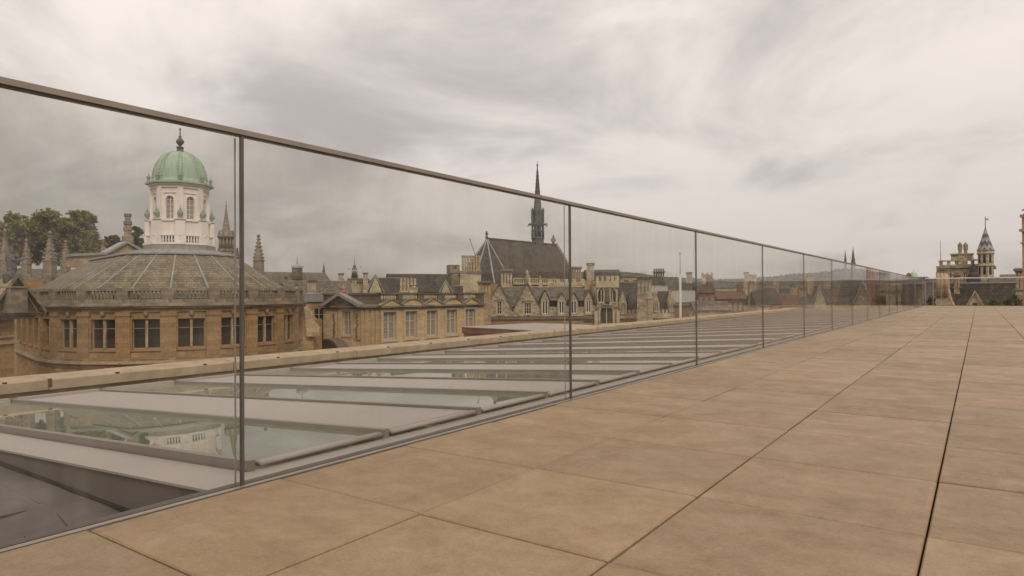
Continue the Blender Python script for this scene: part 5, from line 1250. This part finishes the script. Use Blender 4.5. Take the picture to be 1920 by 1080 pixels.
# towered hall with twin chimneys and a lattice spire
HB = PF(1757, 1866, 95, -1)
hb = thing('towered_hall', 'pale stone hall with pierced parapet and twin chimneys beyond the terrace', 'building', base_of(HB, 1757, 1866))
H_ = lambda x, y, v=0.: HB.loc(x, y, v)
(a, zc), (b, _) = H_(1761, 499), H_(1860, 499); zt_ = H_(1800, 487)[1]
wz1, wz0 = H_(1780, 512)[1], H_(1780, 529)[1]
ops = [(H_(x,520)[0], H_(x+9,520)[0], wz0, wz1) for x in (1776, 1790, 1806, 1820)]
m = HB.mb(); wall_open(m, a, b, GZ, zc, ops, .3, 9); m.build('wall', 'rough', hb)
for o_ in ops: window(HB, hb, *o_, .3, 0, 2, 2, .12, 'timber', 'glass')
HB.mb().box(a-.35, b+.3, -9.3, .4, zc-.35, zc-.02).build('cornice', 'grey', hb)
m = HB.mb(); hp = zt_-zc; m.box(a, b, -.35, .05, zc-.02, zc+hp*.22); m.box(a-.08, b+.08, -.45, .15, zt_-hp*.24, zt_)
k = a
while k < b: m.box(k, k+.42, -.32, .02, zc+hp*.22, zt_-hp*.24); k += .95
m.build('parapet', 'rough', hb)
m = HB.mb(); (c, zr2), (d_, _) = H_(1783, 478), H_(1822, 478); m.box(c, d_, -3, .02, zt_, zr2); m.box(c-.15, d_+.15, -3.1, .2, zr2, zr2+.18); m.box(H_(1797,490)[0], H_(1814,490)[0], -.3, .12, zc, zr2); m.build('raised_block', 'rough', hb)
for x0, x1 in ((1795.5, 1803), (1806, 1813.5)):
    ua, ub = H_(x0, 470)[0], H_(x1, 470)[0]; r = (ub-ua)/2; zz = H_(x0, 457)[1]
    o = HB.mb(); o.lathe([(r*1.0,zr2+.18),(r*.95,zr2+.4),(r*.95,zz-.95),(r*1.3,zz-.75),(r*1.3,zz-.08),(r*1.15,zz)], (ua+ub)/2, -1, 8, pi/8, False); o = o.build('chimney', 'grey', hb)
    HB.mb().lathe([(r*.55,zz),(r*.5,zz+.22),(r*.3,zz+.24)], (ua+ub)/2, -1, 8).build('chimney_pot', 'grey', o)
fr = Pl(93); u = fr.U(1849); r = 13.5*93/FPX; Zq = lambda y: fr.Z(1849, y)
tw = thing('round_turret', 'octagonal bell turret with patterned conical roof and gilt vane', 'turret', fr.xf(u, 0, GZ))
fr.mb().lathe([(r*.93,GZ),(r*.93,Zq(500)),(r*1.06,Zq(499)),(r*1.06,Zq(497)),(r*.93,Zq(496)),(r*.93,Zq(478)),(r*1.06,Zq(476)),(r*1.06,Zq(474.5)),(r*.98,Zq(474)),(r*.98,Zq(471)),(r*1.08,Zq(470)),(r*1.08,Zq(469))], u, 0, 8, pi/8, False).build('shaft', 'rough', tw)
for k in range(8):
    a_ = 2*pi*k/8; 
    for y0, y1 in ((493, 480), (515, 503)):
        p = Vector((cos(a_), sin(a_), 0)); q = Vector((-sin(a_), cos(a_), 0)); rr = r*.93*cos(pi/8)+.02; c = MB(fr.xf)
        hw_ = r*.16; base = p*rr
        c.add([(u+base.x-q.x*hw_, base.y-q.y*hw_, Zq(y0)), (u+base.x+q.x*hw_, base.y+q.y*hw_, Zq(y0)), (u+base.x+q.x*hw_, base.y+q.y*hw_, Zq(y1)), (u+base.x, base.y, Zq(y1)+.3), (u+base.x-q.x*hw_, base.y-q.y*hw_, Zq(y1))], [(0,1,2,3,4)]); c.build('belfry_opening', 'glass', tw)
def make_pattern():
    m, nd, lk = newmat('patterned_slate'); t = nd.new('ShaderNodeTexCoord'); uv, ob, z = wall_uv(nd, lk)
    s = nd.new('ShaderNodeSeparateXYZ'); lk(uv, s.inputs[0])
    w = mth(nd, lk, 'PINGPONG', s.outputs[0], .45); w = mth(nd, lk, 'ADD', mth(nd, lk, 'MULTIPLY', w, 1.4), s.outputs[1]); w = mth(nd, lk, 'PINGPONG', w, .5)
    c = mixc(nd, lk, rng(nd, lk, w, .2, .3, 0, 1), (.29, .265, .25, 1), (.10, .078, .07, 1)); return finish(m, nd, lk, c, .6)
M['pattern'] = make_pattern()
fr.mb().lathe([(r*1.0,Zq(469)),(r*.62,Zq(453)),(r*.1,Zq(430)),(r*.04,Zq(425))], u, 0, 8, pi/8, False).build('conical_roof', 'pattern', tw)
m = fr.mb(); m.lathe([(.06,Zq(426)),(.03,Zq(406))], u, 0, 6); m.build('vane_rod', 'leaddark', tw)
z = Zq(409); fr.mb().prism([(u+.03,z-.30),(u+.45,z-.30),(u+.45,z+.05),(u+.24,z-.08),(u+.03,z+.1)], -.02, .02).build('vane', 'gilt', tw)
fr = Pl(92); u, z = fr.loc(1763.5, 450); o = fr.mb(); o.lathe([(.04,fr.Z(1763,488)),(.02,z)], u, 0, 5); tag(o.build('roof_aerial', 'leaddark', org=fr.xf(u,0,fr.Z(1763,488))), 'hair-thin aerial above the left corner of the pierced parapet', 'aerial')
roof_block(1862, 1912, 545, 520, 88, 'grey slate roof right of the bell turret', 'slate3', 'gold', 2, 8)
roof_block(1884, 1925, 545, 515, 94, 'higher grey roof block beside the right chimney', 'slate3', 'gold', 2, 8)
# front dark roof with gable, ogee turret roof and stacks
fr = PF(1775, 1925, 54, 0); t = thing('dark_roofed_house', 'large house with steep dark roof just beyond the end balustrade', 'house', base_of(fr, 1775, 1925))
(a, ze), (b, _) = fr.loc(1768, 580), fr.loc(1990, 580); zr_ = fr.Z(1840, 530, -4)
fr.mb().box(a, b, -8, 0, GZ, ze).build('wall', 'gold', t); gable_roof(fr, t, a, b, ze, zr_, 8, 'slate0')
ua, ub = fr.U(1814, .4), fr.U(1842, .4); uc, za = fr.loc(1828, 549, .4); zv = fr.Z(1828, 575, .4)
wz0, wz1 = fr.Z(1828, 573, .4), fr.Z(1828, 568, .4); w0, w1 = fr.U(1824, .4), fr.U(1832, .4)
m = fr.mb(); m.prism([(ua,GZ),(ub,GZ),(ub,zv),(uc,za),(ua,zv)], -3, .4); g_ = m.build('gable', 'pale', t)
fr.mb().box(w0, w1, .39, .42, wz0, wz1).build('gable_window', 'glass', g_)
m = fr.mb(); m.prism([(ua-.1,zv-.1),(uc,za),(uc,za+.22),(ua-.1,zv+.12)], -.2, .55); m.prism([(ub+.1,zv-.1),(uc,za),(uc,za+.22),(ub+.1,zv+.12)], -.2, .545); m.build('gable_coping', 'gold2', g_)
fr2 = Pl(64); u = fr2.U(1834); r = 12*64/FPX; Zo = lambda y: fr2.Z(1834, y)
o = fr2.mb(); o.lathe([(r*1.0,GZ),(r*1.0,Zo(532)),(r*1.05,Zo(530)),(r*.82,Zo(518)),(r*.55,Zo(508)),(r*.22,Zo(498)),(r*.07,Zo(494)),(r*.16,Zo(492)),(r*.05,Zo(489)),(.02,Zo(480))], u, -r, 12)
tag(o.build('ogee_turret', 'slate', org=fr2.xf(u,-r,GZ)), 'dark ogee turret roof with finial rising above the dark roof', 'turret')
fr = PF(1754, 1778, 54, -2); t = thing('flaring_stack', 'large pale chimney stack flaring at its foot beyond the end balustrade', 'chimney', base_of(fr, 1754, 1778))
Q = lambda x, y: fr.loc(x, y)
m = fr.mb(); m.prism([(Q(1752,580)[0],GZ),(Q(1789,580)[0],GZ),Q(1789,577),Q(1781,558),Q(1777,540),Q(1776.5,512),Q(1757,512),Q(1756.5,540),Q(1753.5,558),(Q(1752,580)[0],Q(1752,577)[1])], -1.4, 0); m.build('shaft', 'rough', t)
for x in (1759.5, 1766.5, 1773): u = Q(x, 540)[0]; fr.mb().lathe([(.17,Q(x,556)[1]),(.17,Q(x,512)[1])], u, .0, 8).build('flue_rib', 'gold2', t)
m = fr.mb(); m.box(Q(1755.5,512)[0], Q(1777.5,512)[0], -1.5, .15, Q(1766,512)[1], Q(1766,509)[1]); m.box(Q(1756.5,512)[0], Q(1776.5,512)[0], -1.4, .06, Q(1766,509)[1], Q(1766,506)[1]); m.box(Q(1755.5,512)[0], Q(1777.5,512)[0], -1.5, .13, Q(1766,506)[1], Q(1766,504.5)[1]); m.build('cap', 'grey', t)
chimney(1788.5, 1799.5, 513, 551, 57, 'slimmer pale chimney right of the flaring stack', 2, 'gold2', plinth=.35)
chimney(1903.5, 1917.5, 503, 558, 50, 'pale chimney close to the right edge before the brick stack', 2, 'rough', plinth=.3)
fr = PF(1914, 1924, 46, -4); t = thing('pink_brick_stack', 'tall pink brick stack cut off by the right edge', 'chimney', base_of(fr, 1914, 1955))
Q = lambda x, y: fr.loc(x, y)
m = fr.mb(); m.box(Q(1917,500)[0], Q(1934,500)[0], -.7, 0, GZ, Q(1920,405)[1]); m.build('shaft', 'pink', t)
m = fr.mb()
for y0, y1, e in ((434,429,.14), (457,454,.08), (407,402,.1)): m.box(Q(1917,500)[0]-e, Q(1934,500)[0]+e, -.7-e, e, Q(1920,y0)[1], Q(1920,y1)[1])
m.build('ledge', 'rough', t)
fr.mb().prism([(Q(1917,404)[0],Q(1917,402)[1]),(Q(1934,404)[0],Q(1917,402)[1]),(Q(1930,404)[0],Q(1938,396)[1]),(Q(1921,404)[0],Q(1938,396)[1])], -.6, -.1).build('cap', 'dark', t)
# a crow-like gull is only a dark fleck on the stack: a small rainwater spout
fr.mb().tube((Q(1920,392)[0],-.2,Q(1920,392)[1]), (Q(1914.5,394)[0],-.2,Q(1914.5,394.5)[1]), .07, .03, 6).build('spout', 'black', t)
# shrubs against the end balustrade
for i, (px, d, w, pt) in enumerate(((1745, 52, 14, 556), (1900, 44, 30, 553), (1862, 46, 26, 562))):
    tree(px, pt, pt+22, w, d, ('shrub at the foot of the flaring stack', 'shrub below the right chimney', 'low shrub between the small gable and the right chimney')[i], 70+i, 'leaf2', 500, .12, 'shrubs beyond the end balustrade')

# ------------------------------------------------------------------ air between the terrace and the hills
m = MB(); m.box(-3300, 3300, -3300, 3300, GZ-1, 190)
hz = m.build('haze', 'joint', org=(0,0,GZ)); hz.data.materials.clear()
hm = bpy.data.materials.new('haze_air'); hm.use_nodes = True; hn = hm.node_tree; hn.nodes.clear()
pv = hn.nodes.new('ShaderNodeVolumePrincipled'); pv.inputs['Color'].default_value = (.95, .93, .90, 1); pv.inputs['Density'].default_value = .00006
ho = hn.nodes.new('ShaderNodeOutputMaterial'); hn.links.new(pv.outputs[0], ho.inputs['Volume']); hz.data.materials.append(hm)
hz['kind'] = 'stuff'; hz['label'] = 'thin grey haze in the air over the town'
